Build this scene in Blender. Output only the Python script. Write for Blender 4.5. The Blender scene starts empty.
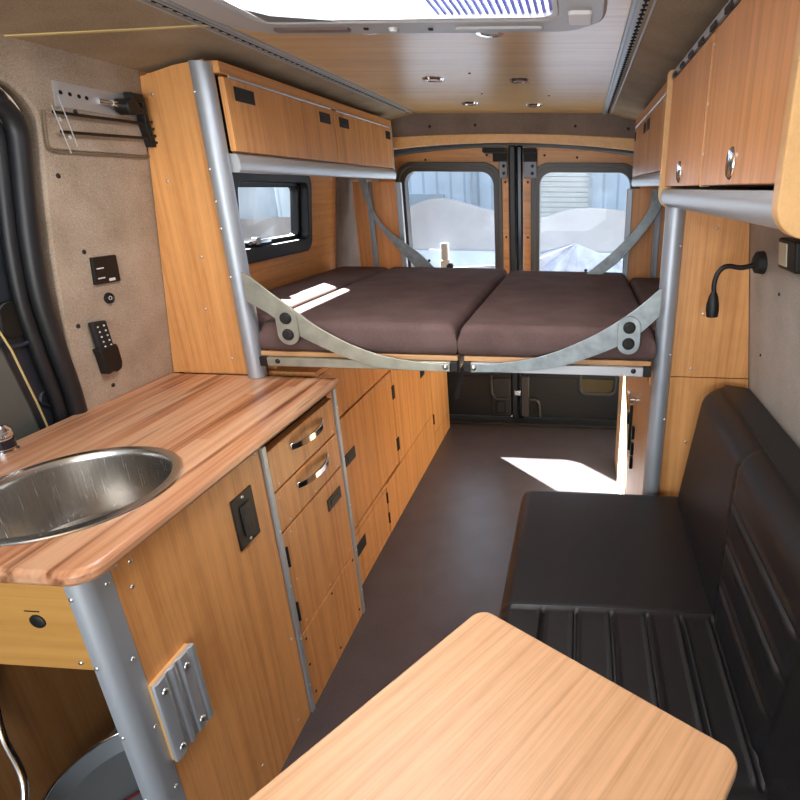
import bpy, bmesh, math, random
from mathutils import Vector, Matrix
random.seed(7)
S = bpy.context.scene
C = S.collection
PI = math.pi

# ------------------------------------------------------------------ colour / materials
def lin(r, g, b):
    def f(c):
        c /= 255.0
        return c/12.92 if c <= .04045 else ((c+.055)/1.055)**2.4
    return (f(r), f(g), f(b), 1)

def new_mat(name):
    m = bpy.data.materials.new(name); m.use_nodes = True
    nt = m.node_tree
    return m, nt, nt.nodes['Principled BSDF']

def simple(name, col, rough=.5, metal=0, bump=0, bscale=200, coat=0, var=0):
    m, nt, b = new_mat(name)
    b.inputs['Base Color'].default_value = col
    b.inputs['Roughness'].default_value = rough
    b.inputs['Metallic'].default_value = metal
    b.inputs['Coat Weight'].default_value = coat
    tc = nt.nodes.new('ShaderNodeTexCoord')
    n = nt.nodes.new('ShaderNodeTexNoise'); n.inputs['Scale'].default_value = bscale
    n.inputs['Detail'].default_value = 3
    nt.links.new(tc.outputs['Object'], n.inputs['Vector'])
    if bump:
        bp = nt.nodes.new('ShaderNodeBump'); bp.inputs['Strength'].default_value = bump
        bp.inputs['Distance'].default_value = .002
        nt.links.new(n.outputs['Fac'], bp.inputs['Height'])
        nt.links.new(bp.outputs['Normal'], b.inputs['Normal'])
    if var:
        r = nt.nodes.new('ShaderNodeValToRGB')
        r.color_ramp.elements[0].position = .3; r.color_ramp.elements[1].position = .7
        r.color_ramp.elements[0].color = tuple(c*(1-var) for c in col[:3])+(1,)
        r.color_ramp.elements[1].color = tuple(min(1, c*(1+var)) for c in col[:3])+(1,)
        nt.links.new(n.outputs['Fac'], r.inputs['Fac'])
        nt.links.new(r.outputs['Color'], b.inputs['Base Color'])
    return m

def brushed(name, col, rough, axis, metal=1):
    m, nt, b = new_mat(name)
    b.inputs['Base Color'].default_value = col
    b.inputs['Metallic'].default_value = metal
    tc = nt.nodes.new('ShaderNodeTexCoord'); mp = nt.nodes.new('ShaderNodeMapping')
    sc = [90, 90, 90]; sc['xyz'.index(axis)] = 1.5
    mp.inputs['Scale'].default_value = sc
    n = nt.nodes.new('ShaderNodeTexNoise'); n.inputs['Scale'].default_value = 4; n.inputs['Detail'].default_value = 4
    mr = nt.nodes.new('ShaderNodeMapRange')
    mr.inputs['To Min'].default_value = max(.03, rough-.09); mr.inputs['To Max'].default_value = rough+.09
    nt.links.new(tc.outputs['Object'], mp.inputs['Vector']); nt.links.new(mp.outputs['Vector'], n.inputs['Vector'])
    nt.links.new(n.outputs['Fac'], mr.inputs['Value']); nt.links.new(mr.outputs['Result'], b.inputs['Roughness'])
    return m

def bamboo(name, axis, col, contrast=.14, rough=.38, rot=0, strip=.02):
    """Laminated bamboo: grain runs along `axis`, narrow strips of slightly different tone across it."""
    m, nt, b = new_mat(name)
    L = nt.links.new; N = nt.nodes.new
    tc = N('ShaderNodeTexCoord')
    rt = N('ShaderNodeMapping'); rt.inputs['Rotation'].default_value = (0, 0, rot)
    L(tc.outputs['Object'], rt.inputs['Vector'])
    i = 'xyz'.index(axis)
    def noise(cross, along, detail=4, rgh=.6):
        mp = N('ShaderNodeMapping'); sc = [cross]*3; sc[i] = along
        mp.inputs['Scale'].default_value = sc
        n = N('ShaderNodeTexNoise'); n.inputs['Scale'].default_value = 1; n.inputs['Detail'].default_value = detail
        n.inputs['Roughness'].default_value = rgh
        L(rt.outputs['Vector'], mp.inputs['Vector']); L(mp.outputs['Vector'], n.inputs['Vector'])
        return n.outputs['Fac']
    fine = noise(260, 5); mid = noise(1/strip, 1.1, 2, .5); big = noise(7, 1.5, 1)
    node = noise(1/strip*.9, 26, 2, .5)
    def mul(a, k):
        q = N('ShaderNodeMath'); q.operation = 'MULTIPLY'; L(a, q.inputs[0]); q.inputs[1].default_value = k; return q.outputs[0]
    def add(a, c):
        q = N('ShaderNodeMath'); q.operation = 'ADD'; L(a, q.inputs[0]); L(c, q.inputs[1]); return q.outputs[0]
    f = add(add(add(mul(fine, .32), mul(mid, .42)), mul(big, .16)), mul(node, .10))
    r = N('ShaderNodeValToRGB')
    e = r.color_ramp.elements
    e[0].position = .39; e[1].position = .61
    e[0].color = (col[0]*(1-contrast*1.3), col[1]*(1-contrast*1.9), col[2]*(1-contrast*2.4), 1)
    e[1].color = (min(1, col[0]*(1+contrast)), min(1, col[1]*(1+contrast*1.1)), min(1, col[2]*(1+contrast*1.2)), 1)
    mi = e.new(.5); mi.color = col
    L(f, r.inputs['Fac']); L(r.outputs['Color'], b.inputs['Base Color'])
    b.inputs['Roughness'].default_value = rough
    bp = N('ShaderNodeBump'); bp.inputs['Strength'].default_value = .06; bp.inputs['Distance'].default_value = .001
    L(fine, bp.inputs['Height']); L(bp.outputs['Normal'], b.inputs['Normal'])
    return m

def butcher(name):
    m, nt, b = new_mat(name); L = nt.links.new; N = nt.nodes.new
    tc = N('ShaderNodeTexCoord'); sp = N('ShaderNodeSeparateXYZ'); L(tc.outputs['Object'], sp.inputs[0])
    def math_(op, a, k=None, bb=None):
        q = N('ShaderNodeMath'); q.operation = op
        L(a, q.inputs[0]) if not isinstance(a, (int, float)) else None
        if k is not None: q.inputs[1].default_value = k
        if bb is not None: L(bb, q.inputs[1])
        return q.outputs[0]
    # strip index across x (22 mm staves), staggered stave length along y
    ix = math_('FLOOR', math_('MULTIPLY', sp.outputs['X'], 1/.027))
    wn = N('ShaderNodeTexWhiteNoise'); wn.noise_dimensions = '1D'; L(ix, wn.inputs['W'])
    yo = math_('ADD', math_('MULTIPLY', sp.outputs['Y'], 1/1.4), None, math_('MULTIPLY', wn.outputs['Value'], 7.3))
    iy = math_('FLOOR', yo)
    cb = N('ShaderNodeCombineXYZ'); L(ix, cb.inputs[0]); L(iy, cb.inputs[1])
    w2 = N('ShaderNodeTexWhiteNoise'); w2.noise_dimensions = '3D'; L(cb.outputs[0], w2.inputs['Vector'])
    mp = N('ShaderNodeMapping'); mp.inputs['Scale'].default_value = (70, 2.2, 70)
    n = N('ShaderNodeTexNoise'); n.inputs['Scale'].default_value = 1; n.inputs['Detail'].default_value = 5
    L(tc.outputs['Object'], mp.inputs['Vector']); L(mp.outputs['Vector'], n.inputs['Vector'])
    f = math_('ADD', math_('MULTIPLY', w2.outputs['Value'], .30), None, math_('MULTIPLY', n.outputs['Fac'], .80))
    r = N('ShaderNodeValToRGB'); e = r.color_ramp.elements
    e[0].position = .25; e[0].color = lin(134, 88, 60)
    e[1].position = .85; e[1].color = lin(218, 180, 148)
    q = e.new(.42); q.color = lin(180, 120, 84)
    q = e.new(.6); q.color = lin(202, 150, 114)
    L(f, r.inputs['Fac'])
    # dark mineral streaks
    m2 = N('ShaderNodeMapping'); m2.inputs['Scale'].default_value = (38, 1.6, 38); m2.inputs['Location'].default_value = (3, 1, 0)
    n2 = N('ShaderNodeTexNoise'); n2.inputs['Scale'].default_value = 1; n2.inputs['Detail'].default_value = 3
    L(tc.outputs['Object'], m2.inputs['Vector']); L(m2.outputs['Vector'], n2.inputs['Vector'])
    r2 = N('ShaderNodeValToRGB'); r2.color_ramp.elements[0].position = .55; r2.color_ramp.elements[1].position = .68
    L(n2.outputs['Fac'], r2.inputs['Fac'])
    mx = N('ShaderNodeMixRGB'); mx.blend_type = 'MULTIPLY'; mx.inputs['Color2'].default_value = (.42, .33, .27, 1)
    L(r2.outputs['Color'], mx.inputs['Fac']); L(r.outputs['Color'], mx.inputs['Color1'])
    L(mx.outputs[0], b.inputs['Base Color'])
    b.inputs['Roughness'].default_value = .3
    return m

def fabric(name, c1, c2, scale=420, bump=.5, big=.0):
    m, nt, b = new_mat(name); L = nt.links.new; N = nt.nodes.new
    tc = N('ShaderNodeTexCoord')
    n = N('ShaderNodeTexNoise'); n.inputs['Scale'].default_value = scale; n.inputs['Detail'].default_value = 2
    n3 = N('ShaderNodeTexNoise'); n3.inputs['Scale'].default_value = 9; n3.inputs['Detail'].default_value = 2
    L(tc.outputs['Object'], n.inputs['Vector']); L(tc.outputs['Object'], n3.inputs['Vector'])
    a = N('ShaderNodeMath'); a.operation = 'MULTIPLY_ADD'; L(n3.outputs['Fac'], a.inputs[0]); a.inputs[1].default_value = .35
    h = N('ShaderNodeMath'); h.operation = 'MULTIPLY'; L(n.outputs['Fac'], h.inputs[0]); h.inputs[1].default_value = .65
    L(h.outputs[0], a.inputs[2])
    r = N('ShaderNodeValToRGB'); r.color_ramp.elements[0].position = .36; r.color_ramp.elements[1].position = .62
    r.color_ramp.elements[0].color = c1; r.color_ramp.elements[1].color = c2
    L(a.outputs[0], r.inputs['Fac']); L(r.outputs['Color'], b.inputs['Base Color'])
    b.inputs['Roughness'].default_value = .95
    b.inputs['Specular IOR Level'].default_value = .2
    bp = N('ShaderNodeBump'); bp.inputs['Strength'].default_value = bump; bp.inputs['Distance'].default_value = .001
    L(n.outputs['Fac'], bp.inputs['Height']); L(bp.outputs['Normal'], b.inputs['Normal'])
    return m

def glass(name, tint=(.9, .95, 1, 1), gloss=.010):
    m = bpy.data.materials.new(name); m.use_nodes = True; nt = m.node_tree
    for n in list(nt.nodes): nt.nodes.remove(n)
    o = nt.nodes.new('ShaderNodeOutputMaterial'); t = nt.nodes.new('ShaderNodeBsdfTransparent')
    g = nt.nodes.new('ShaderNodeBsdfGlossy'); mx = nt.nodes.new('ShaderNodeMixShader')
    t.inputs['Color'].default_value = tint; g.inputs['Roughness'].default_value = .02; mx.inputs[0].default_value = gloss
    # patchy dust haze, added to brighten the view outside
    d = nt.nodes.new('ShaderNodeBsdfDiffuse'); d.inputs['Color'].default_value = (.8, .85, .9, 1)
    tc = nt.nodes.new('ShaderNodeTexCoord'); nz = nt.nodes.new('ShaderNodeTexNoise'); nz.inputs['Scale'].default_value = 6
    mr = nt.nodes.new('ShaderNodeMapRange'); mr.inputs['From Min'].default_value = .35; mr.inputs['From Max'].default_value = .75
    mr.inputs['To Min'].default_value = 0.0; mr.inputs['To Max'].default_value = .10
    m2 = nt.nodes.new('ShaderNodeMixShader')
    nt.links.new(tc.outputs['Object'], nz.inputs['Vector']); nt.links.new(nz.outputs['Fac'], mr.inputs['Value'])
    nt.links.new(mr.outputs['Result'], m2.inputs[0])
    nt.links.new(t.outputs[0], mx.inputs[1]); nt.links.new(g.outputs[0], mx.inputs[2])
    nt.links.new(mx.outputs[0], m2.inputs[1]); nt.links.new(d.outputs[0], m2.inputs[2])
    nt.links.new(m2.outputs[0], o.inputs[0])
    return m

def stripes(name, axis, period, c1, c2, duty=.12, rough=.7):
    m, nt, b = new_mat(name); L = nt.links.new; N = nt.nodes.new
    tc = N('ShaderNodeTexCoord'); sp = N('ShaderNodeSeparateXYZ'); L(tc.outputs['Object'], sp.inputs[0])
    a = N('ShaderNodeMath'); a.operation = 'MULTIPLY'; a.inputs[1].default_value = 1/period
    L(sp.outputs['xyz'.index(axis)], a.inputs[0])
    f = N('ShaderNodeMath'); f.operation = 'FRACT'; L(a.outputs[0], f.inputs[0])
    g = N('ShaderNodeMath'); g.operation = 'LESS_THAN'; g.inputs[1].default_value = duty; L(f.outputs[0], g.inputs[0])
    mx = N('ShaderNodeMixRGB'); L(g.outputs[0], mx.inputs['Fac']); mx.inputs['Color1'].default_value = c1; mx.inputs['Color2'].default_value = c2
    nz = N('ShaderNodeTexNoise'); nz.inputs['Scale'].default_value = 1.3; nz.inputs['Detail'].default_value = 4
    L(tc.outputs['Object'], nz.inputs['Vector'])
    m2 = N('ShaderNodeMixRGB'); m2.blend_type = 'MULTIPLY'; m2.inputs['Fac'].default_value = .35
    L(mx.outputs[0], m2.inputs['Color1']); L(nz.outputs['Fac'], m2.inputs['Color2'])
    L(m2.outputs[0], b.inputs['Base Color']); b.inputs['Roughness'].default_value = rough
    return m

COL = lin(222, 160, 98)
M = {}
M['bam_z'] = bamboo('bamboo grain upright', 'z', COL)
M['bam_y'] = bamboo('bamboo grain along the van', 'y', COL)
M['bam_x'] = bamboo('bamboo grain across the van', 'x', COL)
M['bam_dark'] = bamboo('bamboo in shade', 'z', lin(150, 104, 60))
M['locker'] = bamboo('sunlit-tone bamboo locker face', 'z', lin(238, 204, 156), .06)  # paler copy of the bamboo; sunlight on the locker put into its colour
M['bam_apron'] = bamboo('yellowish shade-toned bamboo apron', 'x', lin(188, 140, 74), .08)  # darker bamboo copy; dimmer light on the near face set in its colour
M['bam_xe'] = bamboo('bamboo board edge', 'x', lin(206, 160, 112), .06)
M['bam_zr'] = bamboo('reddish bamboo grain upright', 'z', lin(228, 162, 104), .12)
M['bam_edge'] = bamboo('bamboo edge grain', 'y', lin(226, 180, 122), .06)
TA = math.atan2(.31, .221)       # table long-side heading
M['bam_table'] = bamboo('pale bamboo table top', 'x', lin(222, 174, 130), .12, .42, rot=-TA, strip=.012)
M['ceil_wood'] = bamboo('brown laminate ceiling', 'x', lin(226, 190, 132), .12, .3)
M['butcher'] = butcher('butcher block')
M['carpet'] = fabric('fawn wall carpet', lin(150, 134, 116), lin(190, 174, 156))
M['carpet_r'] = fabric('pale grey wall carpet', lin(160, 152, 142), lin(190, 182, 172))
M['headliner'] = fabric('brown headliner felt', lin(146, 130, 108), lin(176, 160, 136))
M['header'] = fabric('dark brown felt', lin(112, 100, 94), lin(142, 129, 121))
M['floor'] = fabric('dark vinyl floor', lin(66, 60, 62), lin(84, 77, 79), 260, .2)
M['floor'].node_tree.nodes['Principled BSDF'].inputs['Roughness'].default_value = .33
M['floor'].node_tree.nodes['Principled BSDF'].inputs['Specular IOR Level'].default_value = .5
M['cushion'] = fabric('brown woven cushion fabric', lin(86, 68, 66), lin(114, 93, 90), 600, .5)
M['leather'] = simple('black leatherette', lin(24, 24, 27), .43, bump=.25, bscale=500)
M['alu'] = brushed('satin aluminium upright', (.43, .47, .52, 1), .42, 'z', .45)
M['alu_y'] = brushed('satin aluminium lengthways', (.58, .60, .62, 1), .42, 'y', .5)
M['track'] = simple('pale anodised track', lin(176, 180, 184), .4, .2)
M['galv'] = simple('galvanised steel plate', (.30, .34, .35, 1), .42, .6, var=.22, bscale=30)
M['galv_l'] = simple('bright zinc plate', (.40, .40, .33, 1), .40, .6, var=.18, bscale=24)
M['steel'] = brushed('brushed stainless steel', (.60, .58, .55, 1), .24, 'z')
M['chrome'] = simple('chrome', (.82, .83, .85, 1), .12, 1)
M['screw'] = simple('screw steel', (.75, .75, .75, 1), .3, 1)
M['black'] = simple('black plastic', lin(14, 14, 15), .5)
M['black_m'] = simple('matt black plastic', lin(28, 27, 27), .7)
M['rubber'] = simple('black rubber seal', lin(30, 31, 34), .42)
M['gap'] = simple('dark cabinet interior', lin(14, 10, 8), .95)
M['frame'] = simple('dark grey window rubber', lin(74, 70, 66), .4)
M['door_black'] = simple('black door lining', lin(27, 26, 26), .5, bump=.3, bscale=300)
M['door_paint'] = simple('grey painted door metal', lin(92, 96, 92), .35)
M['door_navy'] = simple('dark blue grey door trim', lin(44, 48, 56), .35)
M['cream'] = simple('cream plastic', lin(214, 206, 180), .5)
M['white'] = simple('white plastic', lin(226, 228, 230), .45)
M['vent'] = simple('pale grey plastic', lin(190, 192, 194), .45)
M['brownlens'] = simple('brown tinted lens', lin(112, 96, 92), .3)
M['grey'] = simple('blue grey plastic', lin(126, 134, 140), .5)
M['red'] = simple('dark red cable', lin(120, 22, 40), .5)
M['yellow'] = simple('yellow glue edge', lin(206, 184, 124), .6)
M['bluepost'] = simple('dark blue painted seam', lin(24, 28, 40), .25)
M['glass'] = glass('rear glass')
M['glass_s'] = glass('side glass', (.92, .95, .97, 1), .05)
M['clear'] = glass('clear plastic strip', (.8, .8, .82, 1), .2)
M['concrete'] = stripes('pale corrugated cladding', 'x', .22, lin(205, 216, 226), lin(176, 190, 203), .18)
M['shutter'] = stripes('cream roller shutter', 'z', .075, lin(226, 222, 212), lin(150, 142, 132), .16)
M['stucco'] = simple('taupe rendered wall', lin(162, 158, 156), .9, var=.1, bscale=3)
M['stucco2'] = simple('pale rendered plinth', lin(186, 194, 200), .9, var=.1, bscale=3)
M['ground'] = simple('pale concrete yard', lin(120, 120, 116), .9, var=.12, bscale=2)
M['outdoor'] = simple('outside door paint', lin(160, 168, 174), .6)
M['tarp'] = simple('clear grey sheeting', lin(186, 190, 204), .5, var=.25, bscale=8)
M['hedge'] = simple('roofing grey', lin(120, 124, 120), .8)

# ------------------------------------------------------------------ mesh builder
class MB:
    def __init__(s): s.bm = bmesh.new()
    def box(s, x0, x1, y0, y1, z0, z1, rot=None, piv=None):
        vs = [Vector((x, y, z)) for x in (x0, x1) for y in (y0, y1) for z in (z0, z1)]
        if rot is not None:
            p = Vector(piv) if piv else sum(vs, Vector())/8
            vs = [rot @ (v-p) + p for v in vs]
        v = [s.bm.verts.new(q) for q in vs]
        for f in ((0,1,3,2),(4,6,7,5),(0,4,5,1),(2,3,7,6),(0,2,6,4),(1,5,7,3)):
            s.bm.faces.new([v[i] for i in f])
        return s
    def prism(s, pts, a0, a1, axis='x', xf=None):
        """polygon in the two other axes (cyclic order xyz) extruded along axis"""
        def mk(p, a):
            if axis == 'x': q = (a, p[0], p[1])
            elif axis == 'y': q = (p[0], a, p[1])
            else: q = (p[0], p[1], a)
            return Vector(q) if xf is None else Vector(xf(*q))
        A = [s.bm.verts.new(mk(p, a0)) for p in pts]; B = [s.bm.verts.new(mk(p, a1)) for p in pts]
        s.bm.faces.new(A); s.bm.faces.new(B[::-1])
        n = len(pts)
        for i in range(n): s.bm.faces.new((A[i], B[i], B[(i+1) % n], A[(i+1) % n]))
        return s
    def cyl(s, p0, p1, r, seg=24, r1=None, cap=True):
        p0, p1 = Vector(p0), Vector(p1); d = (p1-p0).normalized()
        u = d.orthogonal().normalized(); w = d.cross(u); r1 = r if r1 is None else r1
        A = []; B = []
        for i in range(seg):
            a = 2*PI*i/seg; o = u*math.cos(a)+w*math.sin(a)
            A.append(s.bm.verts.new(p0+o*r)); B.append(s.bm.verts.new(p1+o*r1))
        for i in range(seg): s.bm.faces.new((A[i], A[(i+1) % seg], B[(i+1) % seg], B[i]))
        if cap: s.bm.faces.new(A[::-1]); s.bm.faces.new(B)
        return s
    def tube(s, pts, r, seg=12, flat=None, closed=False):
        pts = [Vector(p) for p in pts]; n = len(pts); rings = []
        up = None
        for i, p in enumerate(pts):
            a = pts[(i-1) % n] if (i > 0 or closed) else p
            b = pts[(i+1) % n] if (i < n-1 or closed) else p
            d = (b-a).normalized()
            if up is None: up = d.orthogonal().normalized()
            up = (up - d*up.dot(d)).normalized(); w = d.cross(up)
            rr = r[i] if isinstance(r, (list, tuple)) else r
            rings.append([s.bm.verts.new(p+(up*math.cos(2*PI*k/seg)+w*math.sin(2*PI*k/seg))*rr) for k in range(seg)])
        m = n if closed else n-1
        for i in range(m):
            A, B = rings[i], rings[(i+1) % n]
            for k in range(seg): s.bm.faces.new((A[k], A[(k+1) % seg], B[(k+1) % seg], B[k]))
        if not closed: s.bm.faces.new(rings[0][::-1]); s.bm.faces.new(rings[-1])
        return s
    def lathe(s, prof, c, axis='z', seg=48):
        """prof: list of (radius, height)"""
        c = Vector(c); rings = []
        for r, h in prof:
            ring = []
            if r < 1e-6:
                ring = [None]
            for k in range(seg if r >= 1e-6 else 1):
                a = 2*PI*k/seg
                q = (r*math.cos(a), r*math.sin(a), h)
                if axis == 'x': q = (q[2], q[0], q[1])
                if axis == 'y': q = (q[1], q[2], q[0])
                v = s.bm.verts.new(c+Vector(q))
                if r < 1e-6: ring = [v]
                else: ring.append(v)
            rings.append(ring)
        for A, B in zip(rings, rings[1:]):
            if len(A) == 1 and len(B) == 1: continue
            for k in range(seg):
                k2 = (k+1) % seg
                if len(A) == 1: s.bm.faces.new((A[0], B[k], B[k2]))
                elif len(B) == 1: s.bm.faces.new((A[k], A[k2], B[0]))
                else: s.bm.faces.new((A[k], A[k2], B[k2], B[k]))
        return s
    def ring(s, outer, inner, center, a0, a1, axis='x', xf=None, n=96):
        """plate with a hole, both outlines star-shaped about center, extruded a0..a1"""
        cx, cy = center
        def hit(poly, ang):
            dx, dy = math.cos(ang), math.sin(ang); best = None
            for i in range(len(poly)):
                x1, y1 = poly[i][0]-cx, poly[i][1]-cy; x2, y2 = poly[(i+1) % len(poly)][0]-cx, poly[(i+1) % len(poly)][1]-cy
                ex, ey = x2-x1, y2-y1; den = dx*ey-dy*ex
                if abs(den) < 1e-12: continue
                t = (x1*ey-y1*ex)/den; u = (x1*dy-y1*dx)/den
                if t > 0 and -1e-9 <= u <= 1+1e-9: best = t if best is None else max(best, t)
            return (cx+dx*best, cy+dy*best)
        angs = set(round(2*PI*i/n, 6) for i in range(n))
        for poly in (outer, inner):
            for p in poly: angs.add(round(math.atan2(p[1]-cy, p[0]-cx) % (2*PI), 6))
        angs = sorted(angs); keep = [angs[0]]
        for a in angs[1:]:
            if a-keep[-1] > 1e-4: keep.append(a)
        def mk(p, a):
            if axis == 'x': q = (a, p[0], p[1])
            elif axis == 'y': q = (p[0], a, p[1])
            else: q = (p[0], p[1], a)
            return s.bm.verts.new(Vector(q) if xf is None else Vector(xf(*q)))
        O = [hit(outer, a) for a in keep]; I = [hit(inner, a) for a in keep]
        L4 = [[mk(p, a) for p in P_] for P_, a in ((O, a0), (I, a0), (I, a1), (O, a1))]
        m = len(keep)
        for j in range(4):
            A, B = L4[j], L4[(j+1) % 4]
            for i in range(m): s.bm.faces.new((A[i], A[(i+1) % m], B[(i+1) % m], B[i]))
        return s

def rrect(x0, x1, y0, y1, r, n=8):
    rs = r if isinstance(r, (list, tuple)) else [r]*4
    out = []
    for (cx, cy, a, q) in ((x1, y1, 0, rs[0]), (x0, y1, 1, rs[1]), (x0, y0, 2, rs[2]), (x1, y0, 3, rs[3])):
        sx = -1 if cx == x1 else 1; sy = -1 if cy == y1 else 1
        if q < 1e-5: out.append((cx, cy)); continue
        for k in range(n+1):
            t = a*PI/2+PI/2*k/n
            out.append((cx+sx*q+q*math.cos(t), cy+sy*q+q*math.sin(t)))
    return out

def finish(name, mb, mat, origin, parent, bev=0, smooth=False, seg=2):
    bm = mb.bm
    bmesh.ops.recalc_face_normals(bm, faces=bm.faces)
    for v in bm.verts: v.co -= origin
    me = bpy.data.meshes.new(name); bm.to_mesh(me); bm.free()
    me.materials.append(mat)
    o = bpy.data.objects.new(name, me); C.objects.link(o)
    if parent is not None: o.parent = parent
    else: o.location = origin
    if bev:
        b = o.modifiers.new('bevel', 'BEVEL'); b.width = bev; b.segments = seg; b.limit_method = 'ANGLE'; b.angle_limit = math.radians(40)
    if smooth or bev:
        for p in me.polygons: p.use_smooth = True
        if not smooth or True:
            sm = math.radians(38)
            me.set_sharp_from_angle(angle=sm)
    return o

ORG = {}
def thing(name, label, cat, loc=(0, 0, 0), group=None):
    o = bpy.data.objects.new(name, None); C.objects.link(o); o.location = loc; o.empty_display_size = .05
    o['label'] = label; o['category'] = cat
    if group: o['group'] = group
    ORG[o.name] = Vector(loc)
    return o
def part(name, mb, mat, parent, bev=0, smooth=False, seg=2, label=None):
    o = finish(name, mb, mat, ORG[parent.name], parent, bev, smooth, seg)
    ORG[o.name] = ORG[parent.name]
    if label: o['label'] = label
    return o
def single(name, mb, mat, label, cat, loc, group=None, bev=0, smooth=False):
    o = finish(name, mb, mat, Vector(loc), None, bev, smooth)
    o['label'] = label; o['category'] = cat
    if group: o['group'] = group
    ORG[o.name] = Vector(loc)
    return o
def struct(name, mb, mat, bev=0, smooth=False):
    o = finish(name, mb, mat, Vector((0, 0, 0)), None, bev, smooth)
    o['kind'] = 'structure'; ORG[o.name] = Vector((0, 0, 0))
    return o

_scr = {}
def screws(parent, pts, axis, mat='screw', r=.0042, name='screw'):
    """small pan-head fasteners as individual parts; axis like '+x'"""
    key = (axis, mat, r)
    if key not in _scr:
        sg = 1 if axis[0] == '+' else -1
        mb = MB().lathe([(0, sg*r*.55), (r*.55, sg*r*.5), (r*.95, sg*r*.2), (r, 0)], (0, 0, 0), axis[1], 12)
        bmesh.ops.recalc_face_normals(mb.bm, faces=mb.bm.faces)
        me = bpy.data.meshes.new(name); mb.bm.to_mesh(me); mb.bm.free(); me.materials.append(M[mat])
        for p in me.polygons: p.use_smooth = True
        _scr[key] = me
    for p in pts:
        o = bpy.data.objects.new(name, _scr[key]); C.objects.link(o); o.parent = parent
        o.location = Vector(p)-ORG[parent.name]

WLx = lambda z: -.9+(z-.9)*.13
WRx = lambda z: .845-(z-.9)*.13
xfL = lambda a, y, z: (WLx(z)+a, y, z)
xfR = lambda a, y, z: (WRx(z)-a, y, z)

# ------------------------------------------------------------------ THE SETTING
YB = 3.22      # rear door plane
struct('floor', MB().box(-1.05, 1.0, -1.1, 3.14, -.03, 0), M['floor'])
fl2 = MB().box(-1.05, 1.0, 3.14, 3.5, -.05, .018).box(-1.05, 1.0, 3.137, 3.16, 0, .022)
struct('trim_1', fl2, M['black_m'], bev=.004)

# left wall of fawn carpet with the sliding-door opening cut to its curve
edge = [(1.19, -.03), (1.185, .6), (1.178, .9), (1.167, 1.066), (1.165, 1.188), (1.168, 1.30), (1.176, 1.408), (1.183, 1.479), (1.189, 1.529), (1.191, 1.568), (1.184, 1.59), (1.171, 1.608), (1.148, 1.627), (1.126, 1.635), (1.05, 1.645), (.5, 1.66), (-1.1, 1.66)]
wl = edge + [(-1.1, 1.76), (1.5, 1.76), (1.5, -.03)]
w = MB(); w.prism(wl, 0, -.035, 'x', xfL)
struct('wall_left', w, M['carpet'], bev=.006)
# bed bay: bamboo lining round the side window, then a carpeted pillar
win = rrect(1.83, 2.365, 1.195, 1.468, .03)
w = MB(); w.ring([(1.5, 0), (2.66, 0), (2.66, 1.76), (1.5, 1.76)], win, (2.10, 1.33), 0, -.05, 'x', xfL)
struct('trim_9', w, M['bam_y'])
w = MB(); w.prism([(2.66, 0), (3.5, 0), (3.5, 1.8), (2.66, 1.8)], 0.012, -.05, 'x', xfL)
struct('trim_10', w, M['header'])
w = MB(); w.prism([(-1.1, -.03), (3.5, -.03), (3.5, 1.76), (-1.1, 1.76)], 0, -.035, 'x', xfR)
struct('wall_right', w, M['carpet_r'])

# ceiling: flat laminate centre with the roof-vent opening, sloping felt sides
ceil = MB()
ceil.ring([(-.5, -1.1), (.445, -1.1), (.445, 2.94), (-.5, 2.94)], rrect(-.36, .30, .62, 1.31, .05), (-.03, 1.0), 1.785, 1.82, 'z')
struct('ceiling', ceil, M['ceil_wood'])
def slopeL(x, y, z): return (x, y, 1.785-(-.49-x)*.235+z)
def slopeR(x, y, z): return (x, y, 1.785-(x-.435)*.235+z)
c = MB(); c.prism([(-.49, -1.1), (-.85, -1.1), (-.85, 2.94), (-.49, 2.94)], 0, .035, 'z', slopeL); struct('trim_11', c, M['headliner'])
c = MB(); c.prism([(.435, -1.1), (.80, -1.1), (.80, 2.94), (.435, 2.94)], 0, .035, 'z', slopeR); struct('trim_12', c, M['headliner'])
c = MB(); c.prism([(-.50, 1.370), (-.60, 1.298), (-.70, 1.222), (-.80, 1.146), (-.80, 1.156), (-.70, 1.232), (-.60, 1.308), (-.50, 1.380)], -.0025, .01, 'z', slopeL); struct('trim_2', c, M['yellow'])

# rear header: felt band, bamboo arch, black seal
zc = lambda x, top, k=.10: top-k*(x+.03)**2
xs = [-.86+1.68*i/24 for i in range(25)]
def band(top, bot, kt, kb): return [(x, zc(x, top, kt)) for x in xs]+[(x, zc(x, bot, kb)) for x in xs[::-1]]
c = MB(); c.prism(band(1.86, 1.692, .05, .05), 2.935, 2.955, 'y'); struct('wall_rear', c, M['header'])
c = MB(); c.prism(band(1.692, 1.652, .05, .09), 2.925, 2.955, 'y'); struct('trim_3', c, M['bam_edge'], bev=.003)
c = MB(); c.prism(band(1.86, 1.668, .05, .11), 2.957, 3.5, 'y'); struct('trim_4', c, M['gap'])
hd = thing('screw_row', 'row of black screws along the felt band above the rear doors', 'screws', (0, 2.935, 1.73))
screws(hd, [(x, 2.935, zc(x, 1.733, .05)) for x in (-.43, -.2, .3, .56)], '-y', 'black', .007)

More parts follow.
